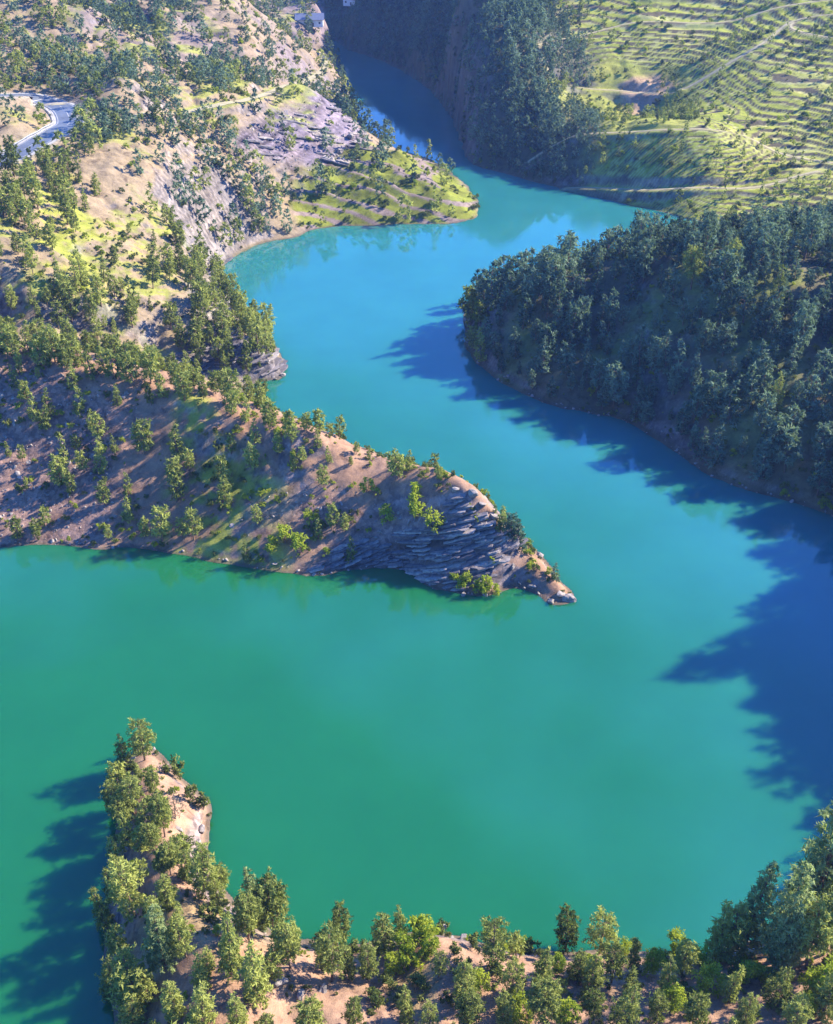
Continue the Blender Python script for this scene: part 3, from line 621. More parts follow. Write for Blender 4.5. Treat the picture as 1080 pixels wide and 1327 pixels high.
MESH = dict(pine_big=mk(PB, M_FIR2, 'pine'), pine_near=mk(PN, M_PINE, 'pine'), pine_mid=mk(PM, M_PINE, 'pine'), pine_far=mk(PF, M_PINE, 'pine'), fir_mid=mk(PM, M_FIR, 'pine'), fir_far=mk(PF, M_FIR, 'pine'),
            leaf_near=mk(LN, M_LEAF, 'broadleaf'), leaf_mid=mk(LM, M_LEAF, 'broadleaf'), scrub_near=mk(SN, M_SCRUB, 'shrub'), scrub_bright=mk(SN[:2], M_LEAF, 'shrub'), scrub_far=mk(SF, M_SCRUB, 'shrub'), dry=mk([pine(71, h=8, R0=2.2, levels=9, per=6, cl=2, cnt=9, size=.3)], M_DRY, 'bare'))
MH = dict(pine_big=16, pine_near=10, pine_mid=10, pine_far=10, fir_mid=10, fir_far=10, leaf_near=6, leaf_mid=6, scrub_near=1.7, scrub_bright=1.7, scrub_far=1.5, dry=8)
print('plant meshes', time.time()-T0)

# ---- where they stand: first the plants one can point at in the photograph (u, v of the foot, v of the top)
def height_from(u, vb, vt):
    x, y = hit(u, vb); z = float(ground(x, y)); lo, hi = .5, 40
    for _ in range(25):
        m_ = (lo+hi)/2
        if proj(x, y, z+m_)[1] > vt: lo = m_
        else: hi = m_
    return x, y, z, lo
NEAR_P = [(188,985,928),(166,1000,955),(153,1022,985),(174,1055,1008),(196,1020,992),(214,1085,1035),(122,1140,1066),(184,1105,1072),(186,1142,1113),(262,1165,1098),(286,1163,1125),(112,1180,1130),(140,1205,1148),(176,1190,1118),
 (340,1205,1120),(354,1215,1138),(324,1222,1165),(378,1255,1200),(300,1265,1185),(336,1295,1222),(242,1240,1185),(214,1255,1160),(262,1283,1233),(264,1335,1283),(172,1318,1240),(168,1345,1288),(146,1292,1240),(196,1300,1262),(228,1320,1270),
 (402,1213,1146),(436,1226,1170),(430,1272,1203),(452,1267,1225),(476,1270,1226),(498,1235,1182),(568,1268,1232),(598,1302,1252),(462,1330,1288),(405,1345,1294),(634,1252,1188),(702,1216,1184),(733,1234,1180),(776,1236,1180),(745,1266,1228),(762,1284,1236),
 (828,1228,1190),(662,1288,1243),(702,1280,1226),(652,1332,1288),(706,1330,1276),(792,1274,1224),(802,1335,1270),(853,1210,1170),(934,1246,1186),(962,1236,1118),(1004,1246,1108),(1066,1238,1136),(940,1240,1165),(1008,1252,1168),(1046,1256,1180),(866,1288,1243),(940,1296,1250),(1000,1302,1252),(1062,1322,1256),(902,1338,1290),(1062,1207,1045),(1046,1213,1025),
 (820,1262,1222),(884,1262,1218),(770,1322,1284),(610,1336,1292),(556,1336,1300),(850,1330,1285),(960,1335,1290),(1020,1340,1292),(156,1240,1196),(204,1205,1160),(230,1205,1170),(140,1090,1060),(160,1150,1105),(208,1140,1100),(310,1330,1280),(350,1345,1310)]
NEAR_P += [(201,1032,992),(212,1064,1028),(188,1078,1038),(232,1118,1082),(250,1142,1098),(162,1078,1035),(178,1034,1000),(150,1056,1014),(168,1098,1055),(155,1122,1085),(200,1104,1066),(222,1134,1096),(150,1168,1122)]
NEAR_L = [(524,1240,1212),(512,1262,1238),(548,1216,1190),(560,1240,1218),(682,1232,1214),(640,1232,1206),(806,1240,1216),(874,1234,1210),(915,1280,1250),(870,1312,1280),(760,1262,1240),(722,1262,1236),(964,1276,1250),(1050,1290,1258),(985,1272,1252),(846,1262,1236),(905,1252,1228),(1080,1296,1250),(672,1320,1290),(730,1330,1296),(1040,1320,1290),(620,1282,1258)]
NEAR_S = [(228,1006,984),(196,1052,1035),(250,1040,1022),(264,1050,1034),(540,1285,1268),(576,1210,1196),(655,1222,1210),(690,1236,1222),(580,1300,1288),(700,1246,1234),(820,1238,1224),(600,1262,1246),(420,1232,1216),(470,1232,1222),(455,1236,1222),(520,1300,1286),(640,1268,1252),(800,1252,1238),(950,1268,1250),(996,1280,1264),(380,1226,1214),(300,1232,1216),(370,1240,1224),(275,1190,1172),(246,1100,1086),(760,1300,1284),(860,1250,1236),(890,1290,1274),(590,1238,1226),(615,1228,1214),(480,1300,1286),(500,1280,1268)]
HEAD_P = [(47,545,508),(30,600,575),(132,612,560),(137,655,622),(78,632,590),(92,640,612),(24,702,668),(50,700,672),(210,702,640),(188,700,668),(252,702,662),(247,612,582),(330,610,575),(292,655,612),(336,684,655),(188,590,538),(212,515,478),(240,522,482),(264,518,492),(300,524,470),(325,520,485),(340,528,492),(352,556,518),(332,572,540),(378,575,528),(362,590,560),(398,560,535),(415,562,528),(440,568,540),(428,600,575),(380,616,590),(392,600,578),(462,590,572),(60,560,530),(430,688,655),(412,700,672),(448,690,664),(456,606,590),(515,606,592),(555,612,600),(570,622,604),(648,690,655),(662,700,664),(674,712,672),(720,752,728),(640,668,652),(655,680,660),
 (20,470,420),(55,478,430),(88,482,440),(120,490,445),(150,495,452),(175,503,458),(196,498,452),(10,455,405),(40,462,415),(72,470,424),(104,474,432),(136,482,440),(164,488,446),(280,512,478),(300,540,505),(318,546,512),(300,590,562),(165,640,612),(0,440,400),(228,504,470),(252,506,474),(412,584,556),(142,700,680),(12,590,570),(120,555,530),(150,585,562)]
HEAD_L = [(628,768,744),(606,756,740),(642,772,756),(588,756,742),(540,676,650),(560,692,662),(536,652,624),(476,640,618),(500,680,655),(370,706,680),(388,720,690),(350,716,694),(400,680,660)]
plants = []                                             # x, y, z, height, kind, region, key
def addp(lst, kind, reg):
    for u, vb, vt in lst:
        x, y, z, h = height_from(u, vb, vt)
        h = min(h, 8.5) if reg == 'head' else h
        if z > -.2: plants.append([x, y, z, h, kind, reg])
addp(NEAR_P, 'pine_near', 'near'); addp(NEAR_L, 'leaf_near', 'near'); addp(NEAR_S, 'scrub_near', 'near')
addp(HEAD_P, 'pine_mid', 'head'); addp(HEAD_L, 'leaf_mid', 'head')
for (u, vb, vt) in [(206,1078,1042),(228,1062,1030),(330,1290,1262)]:
    x, y, z, h = height_from(u, vb, vt); plants.append([x, y, z, h, 'dry', 'near'])
for (u, vb, vt) in [(534,1254,1230),(548,1222,1196),(556,1236,1222),(622,768,748),(600,762,746)]:
    x, y, z, h = height_from(u, vb, vt); plants.append([x, y, z, h, 'scrub_bright', 'near' if y < 150 else 'head'])
# ---- then the woods, drawn at random with the density each slope has
def dens_poly(px, soft=6): return region(px, 'base', soft)
nT = fbm(GX/17, GY/17, 141, 4); nT2 = fbm(GX/45, GY/45, 151, 3)
DENS = np.zeros(H.shape)
LEFT = left_side & (SD > 1)
hill = LEFT & (GY >= valley)
DENS = np.where(hill, .005 + .060*sstep(.05, .3, nT + .3*nT2), DENS)
for px, d in (([(0,215),(80,215),(130,300),(60,300),(0,330)], .045), ([(0,290),(60,300),(50,380),(0,400)], .06), ([(0,360),(90,380),(130,440),(0,440)], .05), ([(60,360),(170,380),(150,440),(60,420)], .04),
              ([(170,380),(300,360),(350,440),(300,490),(190,440)], .085), ([(110,90),(190,80),(220,130),(160,190),(100,200)], .07), ([(250,200),(330,220),(380,270),(290,330),(260,260)], .055), ([(170,150),(300,150),(320,200),(200,200)], .05),
              ([(0,40),(110,60),(130,120),(0,110)], .04), ([(380,240),(470,200),(540,215),(480,230),(400,280)], .03), ([(330,90),(470,110),(480,180),(430,150),(350,125)], .035), ([(215,180),(300,190),(345,260),(330,330),(270,330),(240,260)], .05), ([(180,200),(240,230),(260,330),(230,340),(180,260)], .02)):
    DENS = np.maximum(DENS, dens_poly(px)*d*hill*(.15+1.5*sstep(-.2, .2, nT)))
for px, d in (([(100,195),(250,190),(240,270),(200,285),(100,240)], .006), ([(120,290),(250,300),(250,350),(200,380),(110,340)], .008), ([(-50,105),(60,125),(60,170),(-50,200)], .004), ([(310,140),(400,130),(450,155),(440,190),(330,190)], .005)):
    m_ = dens_poly(px); DENS = DENS*(1-m_) + d*m_*hill
DENS = DENS*(1-.45*M_spur)*(1-.75*hill*(GY > 400)*(GX > -45)*sstep(40, 25, SD)); DENS = np.where(LEFT & (GY > 520), .005 + .014*sstep(-.1, .4, nT), DENS)
hd = LEFT & (GY < valley)
DENS = np.where(hd, .007 + .016*sstep(.1, .4, nT), DENS)
DENS = np.where(hd & (GX < -55) & (GY > 212), .03, DENS); DENS = np.where(hd & (GX > -55) & (GY > 200), .002, DENS)
RIGHT = ~left_side & ~south & (SD > .8)
DENS = np.where(RIGHT & (GY < 365), .062*(.6+.6*sstep(-.35, .2, nT)), DENS)
m_ = dens_poly([(800,352),(870,340),(960,400),(1000,500),(900,470),(850,420)], 5)*0
DENS = np.where(RIGHT & (GY >= 365), .002 + .005*sstep(.1, .45, nT), DENS)
DENS = np.maximum(DENS, M_E*RIGHT*(GY >= 365)*.07*(1+sstep(-.1,.4,nT))*(1+1.2*np.clip(SLOPE, 0, 1.5)))
DENS = np.maximum(DENS, dens_poly([(606,170),(700,40),(735,120),(745,160),(690,205),(620,215)], 5)*.06*RIGHT)
for px in ([(690,200),(740,170),(900,160),(900,170),(745,180)], [(880,70),(960,40),(1010,30),(1000,60),(900,110)], [(860,90),(920,100),(900,160),(870,150)], [(1010,200),(1080,240),(1080,290),(960,290),(1000,240)], [(890,230),(960,190),(990,230),(940,262)]):
    DENS = np.maximum(DENS, dens_poly(px, 4)*.022*RIGHT)
DENS = np.where((GY > 640) & (M_E < .5), .012*(1+sstep(0, .3, nT)), DENS)
m_ = south & (GY >= 98) & (GX < -42) & (SD > .3); DENS = np.where(m_, .075, DENS)
m_ = (GY < 105) & (GX > -62) & (GX < -28) & (SD > .5); DENS = np.where(m_, .03, DENS)                       # shaded flank of the spit
DENS = np.where(south & (GX >= -28) & (SD > 1), .022, DENS)
DENS = np.where(south & (GY < 66), .03, DENS); DENS = np.where((GX > 54) & (GY < 92), .006, DENS)
DENS = DENS*(D_ROAD > 6.5)*(D_ROAD2 > 3)*(D_TRK > 2.2)*(SD > .6)*np.maximum(sstep(2.6, 1.7, SLOPE), M_E)
def scatter(n, ymax, xm, dens, seed, ymin=46):
    """random ground points following a density field"""
    rg = np.random.default_rng(seed); y = ymin + (ymax-ymin)*rg.random(n); hw = (y+34)*xm; x = (rg.random(n)*2-1)*hw
    area = (ymax-ymin)*2*hw/n
    k = rg.random(n) < sample(dens, x, y)*area
    return x[k], y[k]
def thin(x, y, r, keep=()):
    """drop points closer than r to one kept earlier"""
    cell = {}; out = []; 
    for (kx, ky) in keep: cell.setdefault((int(kx//4), int(ky//4)), []).append((kx, ky))
    for i in range(len(x)):
        c = (int(x[i]//4), int(y[i]//4)); ok = True
        for a in (-1, 0, 1):
            for b in (-1, 0, 1):
                for (px, py) in cell.get((c[0]+a, c[1]+b), ()):
                    if (px-x[i])**2 + (py-y[i])**2 < r[i]**2: ok = False; break
                if not ok: break
            if not ok: break
        if ok: cell.setdefault(c, []).append((x[i], y[i])); out.append(i)
    return np.array(out, int)
x, y = scatter(260000, 900, .62, DENS*1.5, 5)
kx = thin(x, y, np.where((y < 365) & (x > 20), 2.6, np.where(sample(M_E, x, y) > .5, 1.9, 2.4)), [(p[0], p[1]) for p in plants])
x, y = x[kx], y[kx]; z = ground(x, y)
rg = np.random.default_rng(9)
hh = (7.0 + 4.2*rg.random(len(x)))*np.where(rg.random(len(x)) < .22, .55, 1)
hh = np.where((y > 150) & (y < 365) & (x > 20), hh*.98, hh); hh = np.where((y > 150) & (y < 365) & (x > 20), hh*(.65+.65*rg.random(len(x))), hh); hh = np.where(y < 130, hh*.62, hh); hh = np.where((x < 0) & (y > 180) & (y < 262), hh*.68, hh); hh = np.where((x < 0) & (y >= 262) & (y < 380), hh*.88, hh)
hh = np.where((y > 380) & (x > 60), hh*.6, hh); hh = np.where((y > 380) & (x < -40), hh*.82, hh); hh = np.where(sample(M_E, x, y)*(sample(SD, x, y) < 16) > .5, hh*.6, hh)
hh = np.where((x > 62) & (y < 175) & (y > 104), hh*1.4, hh)
for i in range(len(x)):
    plants.append([x[i], y[i], z[i], hh[i], 'pine_mid' if y[i] < 330 else 'pine_far', 'wood'])
print('plants', len(plants), time.time()-T0)
# ---- which of them the camera sees, and how large
P = np.array([[p[0], p[1], p[2], p[3]] for p in plants])
U, Vv, Dp = proj(P[:, 0], P[:, 1], P[:, 2] + P[:, 3]*.75)
px_size = P[:, 3]*FPX/Dp*.95
inside = (U > 4) & (U < np.where(P[:, 1] < 110, 1112, 1076)) & (Vv > 4) & (Vv < 1323)
vis = inside.copy()
for f in np.linspace(.02, .5, 30):
    X = P[:, 0]*(1-f); Y = P[:, 1]*(1-f); Z = (P[:, 2]+P[:, 3]*.75)*(1-f) + EYE_Z*f
    g_ = np.where(Y > YR[0], ground(X, np.maximum(Y, YR[0])), -5); vis &= (g_ < Z)
kinds = np.array([p[4].split('_')[0] for p in plants])
score = np.where(vis, px_size, -1)
# ------------------------------------------------------------------ individuals and masses
def tag(o, label=None, cat=None, group=None, kind=None):
    if label: o['label'] = label
    if cat: o['category'] = cat
    if group: o['group'] = group
    if kind: o['kind'] = kind
    return o
order = np.argsort(-score); is_pine = kinds == 'pine'
pick = [i for i in order if is_pine[i] and score[i] > 0][:296]
FARSET = set(pick[-14:]); picked = set(pick)
leafs = [i for i in order if kinds[i] in ('leaf', 'dry') and score[i] > 0]
shr = [i for i in order if kinds[i] == 'scrub' and score[i] > 0]
FU, FV, _ = proj(P[:, 0], P[:, 1], P[:, 2])            # feet in the photograph, used only to word the labels
ORD = ['first', 'second', 'third', 'fourth', 'fifth', 'sixth', 'seventh', 'eighth', 'ninth', 'tenth', 'eleventh', 'twelfth', 'thirteenth', 'fourteenth', 'fifteenth', 'sixteenth', 'seventeenth', 'eighteenth', 'nineteenth', 'twentieth']
ZONES = [  # box of the feet in the photo, where, how the unique ones are worded
 ((0,900,1080,1000), 'at the very tip of the near wooded spit'), ((0,1000,200,1075), 'on the left spit edge behind its tip'), ((200,1000,400,1100), 'on the right spit edge by its path'),
 ((0,1075,170,1170), 'leaning over water off the left spit bank'), ((170,1075,245,1170), 'mid-spit beside the bare pink path'), ((245,1100,310,1200), 'on the right bank of the near spit above the green bay'),
 ((0,1170,200,1260), 'on the lower left flank of the near spit'), ((200,1170,270,1260), 'on the crest of the near spit below its path'), ((270,1180,400,1262), 'at the spit root where it meets the near shore'),
 ((0,1255,215,1400), 'in the shaded left bottom corner of the spit'), ((215,1255,330,1400), 'below the spit crest near the bottom edge'), ((330,1255,480,1400), 'beside the shaded gully near the bottom edge'),
 ((380,1190,560,1255), 'on the near shore left of the small rocky knoll'), ((480,1255,640,1400), 'on the bare pink slope below the rocky knoll'), ((560,1190,720,1258), 'just right of the rocky knoll'),
 ((640,1255,740,1400), 'on the dotted slope below the near shore'), ((720,1190,830,1250), 'on the near waterline right of centre'), ((740,1250,840,1400), 'in the sunny thicket right of bottom centre'),
 ((830,1190,950,1252), 'along the waterline left of the tall pine cluster'), ((840,1252,930,1400), 'in the yellow-green thicket left of the tall cluster'), ((950,1190,1200,1262), 'in the tall dark cluster by the right edge'), ((930,1250,1100,1400), 'below the tall cluster in the right corner'), ((1060,900,1300,1190), 'on the shaded right bank rising out of the water')]
HZ = [((630,640,700,720), 'on the cliff edge at the outer end of the headland'), ((700,720,760,800), 'on the low rock tongue ending the headland'), ((440,580,640,630), 'on the bare crest of the headland'),
 ((0,650,70,720), 'by the water at the left foot of the headland'), ((110,600,175,720), 'between the scree and the bare pink slope of the headland'), ((60,600,110,700), 'on the dark scree at the left of the headland'), ((0,500,110,600), 'high on the scree slope of the headland'), ((110,530,215,605), 'on the upper edge of the bare pink slope'),
 ((175,650,265,720), 'low on the green strip of the headland near the water'), ((225,570,320,650), 'on the green shaded strip of the headland'), ((265,640,400,700), 'on the lower headland above the rocks'), ((320,560,400,642), 'on the striped upper slope of the headland'), ((400,640,640,720), 'on the foot of the striped rock cliff'),
 ((395,540,480,640), 'at the crest where the headland turns bare')]
WOODS = [((0,380,235,560), 'in the row along the headland crest', 'pines along the headland crest'), ((235,480,400,560), 'on the crest above the inlet', 'pines on the crest above the inlet'),
 ((170,360,400,500), 'in the inlet promontory grove', 'pines on the inlet promontory'), ((0,0,180,380), 'in the left-edge hillside wood', 'pines on the left hillside'), ((180,0,480,360), 'on the dry hillside', 'pines over the dry hillside'),
 ((560,300,820,800), 'on the left of the wooded hill', 'pines on the left of the wooded hill'), ((820,300,1300,900), 'on the right of the wooded hill', 'pines on the right of the wooded hill'), ((480,0,760,300), 'in the forest above the upper lake arm', 'pines of the upper forest'), ((0,0,1300,1400), 'on the far slope', 'pines on the far slope')]
def size_word(h, ref):
    return 'tall' if h > ref*1.25 else 'small' if h < ref*.7 else 'medium-sized'
SHAPE = {'pine_big': ['narrow', 'pointed', 'full'], 'pine_near': ['round-crowned', 'full-crowned', 'pointed', 'loose open-crowned', 'slender pointed', 'bare-stemmed'], 'pine_mid': ['rounded', 'slender', 'open-crowned', 'pointed', 'top-heavy'], 'pine_far': ['rounded', 'pointed', 'broad'],
         'leaf_near': ['bushy', 'broad', 'low broad'], 'leaf_mid': ['bushy', 'broad'], 'dry': ['sparse'], 'scrub_near': ['round', 'low', 'upright'], 'scrub_bright': ['round', 'low'], 'scrub_far': ['round', 'low']}
def word_all(ids, noun, cat, shared):
    """labels: in small zones each plant gets its own wording, in the dense woods they share one"""
    out = {}; buckets = {}
    for i in ids:
        k = plants[i][4]; sh = SHAPE[k][var[i] % len(SHAPE[k])]; zone = None
        if P[i, 1] < 152:
            for n, (b, w) in enumerate(ZONES):
                if b[0] <= FU[i] < b[2] and b[1] <= FV[i] < b[3]: zone = w; break
        else:
            for n, (b, w) in enumerate(HZ):
                if P[i, 1] < 235 and P[i, 0] < 45 and b[0] <= FU[i] < b[2] and b[1] <= FV[i] < b[3]: zone = w; break
        if zone is None:
            for b, w, g_ in WOODS:
                if b[0] <= FU[i] < b[2] and b[1] <= FV[i] < b[3]: break
            sd = float(sample(SD, P[i, 0], P[i, 1])); wh = 'low down' if sd < 9 else 'partway up' if sd < 30 else 'high up'
            buckets.setdefault((sh, wh + ' ' + w, g_.replace('pines', shared)), []).append(i); continue
        buckets.setdefault((sh, zone, None), []).append(i)
    split = {}
    for (sh, w, g_), L_ in buckets.items():                 # crowded stands are told apart by size too
        if g_ and len(L_) > 9:
            L_ = sorted(L_, key=lambda i: P[i, 3]); k = -(-len(L_)//9); names = {2: ['shorter', 'taller'], 3: ['short', 'mid-height', 'tall']}.get(k, ['short', 'lower', 'higher', 'tall'])
            for q, part_ in enumerate(np.array_split(np.array(L_), len(names))): split[(names[q] + ' ' + sh, w, g_)] = [int(v) for v in part_]
        else: split[(sh, w, g_)] = L_
    for (sh, w, g_), L_ in split.items():
        if g_ and len(L_) > 9:
            for i in L_: out[i] = (f'{sh} dark {noun} {w}', g_)
            continue
        L_.sort(key=lambda i: FU[i])
        for n, i in enumerate(L_):
            hw = size_word(P[i, 3], np.median(P[L_, 3])) if len(L_) > 2 and ' ' not in sh else ''
            o_ = '' if len(L_) == 1 else ('left one of two, ' if n == 0 else 'right one of two, ') if len(L_) == 2 else ORD[min(n, 19)] + ' from left, '
            base_ = ' '.join(q for q in (o_ + hw, sh, noun, w) if q).replace('  ', ' ').strip()
            if len(base_.split()) > 16 and hw: base_ = base_.replace(hw + ' ', '', 1)
            if len(base_.split()) > 16: base_ = base_.replace(sh + ' ', '', 1)
            if len(base_.split()) > 16: base_ = base_.replace(' one of two', ' of two').replace('low down on', 'low on').replace('partway up on', 'halfway up').replace('high up on', 'high on').replace('partway up in', 'halfway up').replace('high up in', 'high in')
            out[i] = (base_, g_ or shared + ' of the near shore' if P[i, 1] < 152 else shared + ' on the headland')
    return out
var = np.array([(i*7 + int(P[i, 0]*3)) % 30 for i in range(len(P))])
rgi = np.random.default_rng(77); ROT = rgi.random(len(P))*6.283; WID = .80 + .3*rgi.random(len(P)); TILT = rgi.normal(size=(len(P), 2))*.045
def stand(i, name, cat, label, group, key=None):
    x, y, z, h, k, _ = plants[i]; k = key or k
    if k == 'pine_near' and y > 150 and x > 18 and var[i] % 5: k = 'pine_mid'
    if k in ('pine_mid', 'pine_far') and x > 18 and 150 < y < 372 or k == 'pine_far' and sample(M_E, x, y) > .5: k = k.replace('pine', 'fir')
    L_ = MESH[k]; cm, tm = L_[var[i] % len(L_)]; s = h/MH[k]
    e = bpy.data.objects.new(name, None); C.objects.link(e); e.empty_display_size = .3
    e.location = (x, y, z-.12); e.rotation_euler = (TILT[i, 0], TILT[i, 1], ROT[i]); w = s*WID[i] if s < 1.1 else (s**.6)*WID[i]*1.05
    e.scale = (w, w, s)
    tag(e, label, cat, group)
    for nm, me in (('trunk' if 'scrub' not in k else 'stem', tm), ('crown' if 'scrub' not in k else 'foliage', cm)):
        o = bpy.data.objects.new(nm, me); C.objects.link(o); o.parent = e
    return e, s, w
SRC = {}
lab = word_all(pick, 'pine', 'pine tree', 'pines')
for i in pick:
    key = 'pine_far' if i in FARSET else 'pine_big' if P[i, 3] > 12 and P[i, 1] < 150 else ('pine_near' if px_size[i] > 52 else 'pine_mid')
    e, _, _ = stand(i, 'pine_tree', 'pine tree', *lab[i], key)
    mat_ = 'fir' if any(c.data.materials[0] == M_FIR for c in e.children) else 'pine'
    SRC.setdefault((key.replace('pine', mat_), var[i] % len(MESH[key])), e)
ll = [i for i in leafs if kinds[i] == 'leaf']; lab = word_all(ll, 'leafy tree', 'leafy tree', 'leafy trees')
for i in ll: stand(i, 'broadleaf_tree', 'leafy tree', lab[i][0].replace('leafy tree', 'bright leafy tree') if len(lab[i][0].split()) < 16 else lab[i][0], lab[i][1])
ld = [i for i in leafs if kinds[i] == 'dry']
for i, t_ in zip(sorted(ld, key=lambda i: FU[i]), ['brownish half-bare tree beside the path near the spit tip', 'grey-brown thin tree at the right edge of the spit tip', 'thin brownish tree by the dark gully near the bottom edge']): stand(i, 'half_bare_tree', 'bare tree', t_, None)
lab = word_all(shr, 'shrub', 'shrub', 'shrubs')
for i in shr: stand(i, 'shrub', 'shrub', *lab[i])

# masses ---------------------------------------------------------------
def mass(name, pts, rot, scl, pick_, sources, kind='stuff'):
    """one object whose points carry copies of the listed objects (a list of object tuples, one tuple per variant)"""
    me = bpy.data.meshes.new(name); me.vertices.add(len(pts)); me.vertices.foreach_set('co', np.asarray(pts, np.float32).ravel())
    for nm, tp, dat in (('rot', 'FLOAT_VECTOR', rot), ('scl', 'FLOAT_VECTOR', scl)):
        a = me.attributes.new(nm, tp, 'POINT'); a.data.foreach_set('vector', np.asarray(dat, np.float32).ravel())
    a = me.attributes.new('var', 'INT', 'POINT'); a.data.foreach_set('value', np.asarray(pick_, np.int32))
    o = bpy.data.objects.new(name, me); C.objects.link(o); o['kind'] = kind
    g = bpy.data.node_groups.new(name, 'GeometryNodeTree')
    g.interface.new_socket('Geometry', in_out='INPUT', socket_type='NodeSocketGeometry'); g.interface.new_socket('Geometry', in_out='OUTPUT', socket_type='NodeSocketGeometry')
    gi = g.nodes.new('NodeGroupInput'); go = g.nodes.new('NodeGroupOutput'); j = g.nodes.new('GeometryNodeJoinGeometry')
    def attr(n_, t_):
        q = g.nodes.new('GeometryNodeInputNamedAttribute'); q.data_type = t_; q.inputs[0].default_value = n_; return q.outputs[0]
    ra, sa, va = attr('rot', 'FLOAT_VECTOR'), attr('scl', 'FLOAT_VECTOR'), attr('var', 'INT')
    e2r = g.nodes.new('FunctionNodeEulerToRotation'); g.links.new(ra, e2r.inputs[0])
    for v, objs in enumerate(sources):
        cmp_ = g.nodes.new('FunctionNodeCompare'); cmp_.data_type = 'INT'; cmp_.operation = 'EQUAL'
        ii = [s for s in cmp_.inputs if s.type == 'INT']; g.links.new(va, ii[0]); ii[1].default_value = v
        for ob in objs:
            oi = g.nodes.new('GeometryNodeObjectInfo'); oi.inputs['Object'].default_value = ob; oi.inputs['As Instance'].default_value = True; oi.transform_space = 'ORIGINAL'
            ip = g.nodes.new('GeometryNodeInstanceOnPoints')
            g.links.new(gi.outputs[0], ip.inputs['Points']); g.links.new(cmp_.outputs[0], ip.inputs['Selection'])
            g.links.new(oi.outputs['Geometry'], ip.inputs['Instance']); g.links.new(e2r.outputs[0], ip.inputs['Rotation']); g.links.new(sa, ip.inputs['Scale'])
            g.links.new(ip.outputs[0], j.inputs[0])
    g.links.new(j.outputs[0], go.inputs[0])
    md = o.modifiers.new('spread', 'NODES'); md.node_group = g
    return o
def kids(e, which=None): return [c for c in e.children if which is None or c.name.split('.')[0] in which]
mid = [q for q in SRC if q[0] == 'pine_mid']; farv = [q for q in SRC if q[0] == 'pine_far']; midf = [q for q in SRC if q[0] == 'fir_mid']; farf = [q for q in SRC if q[0] == 'fir_far']
print('sources', len(mid), len(farv), len(midf), len(farf)); farf = farf or midf; farv = farv or mid
sources = [kids(SRC[m_]) for m_ in mid] + [kids(SRC[m_], ('crown',)) for m_ in farv] + [kids(SRC[m_]) for m_ in midf] + [kids(SRC[m_], ('crown',)) for m_ in farf]
restp = [i for i in range(len(P)) if is_pine[i] and i not in picked and not (P[i, 1] > 900)]
ofs = np.cumsum([0, len(mid), len(farv), len(midf)])
def which(i):
    f_ = plants[i][4] == 'pine_far'; blue = (not f_ and P[i, 0] > 18 and P[i, 1] > 150) or (P[i, 0] > 18 and 330 <= P[i, 1] < 372) or (f_ and (sample(M_E, P[i, 0], P[i, 1]) > .5 or (P[i, 0] < 0 and P[i, 1] > 340 and var[i] % 3 > 0)))
    k = (2 if blue else 0) + (1 if f_ else 0); return int(ofs[k] + var[i] % (len(mid), len(farv), len(midf), len(farf))[k])
vv = [which(i) for i in restp]
ss = P[restp, 3]/10; ww = ss*WID[restp]
mass('pine_wood', P[restp, :3] - [0, 0, .12], np.stack([TILT[restp, 0], TILT[restp, 1], ROT[restp]], 1), np.stack([ww, ww, ss], 1), vv, sources)
print('individual pines', len(pick), 'mass', len(restp), 'smallest individual px', px_size[pick[-1]], time.time()-T0)

# ------------------------------------------------------------------ rocks
def rock_mesh(name, seed, sub=2, flat=.7, cuts=9, long=1.0):
    import bmesh
    rg = np.random.default_rng(seed); bm = bmesh.new(); bmesh.ops.create_icosphere(bm, subdivisions=sub, radius=1)
    for _ in range(cuts):
        n = rg.normal(size=3); n /= np.linalg.norm(n); d = .42 + .36*rg.random()
        for v in bm.verts:
            q = v.co.dot(Vector(n)) - d
            if q > 0: v.co -= Vector(n)*q*.92
    for v in bm.verts: v.co.x *= long; v.co.z *= flat; v.co += Vector(rg.normal(size=3)*.03)
    me = bpy.data.meshes.new(name); bm.to_mesh(me); bm.free(); me.materials.append(M_STONE); return me
RK = [rock_mesh('boulder', s, 3 if s < 4 else 2, f, 16, l) for s, f, l in ((1, .75, 1.1), (2, .55, 1.4), (3, .9, 1), (4, .6, 1.3), (5, .8, 1.1))]
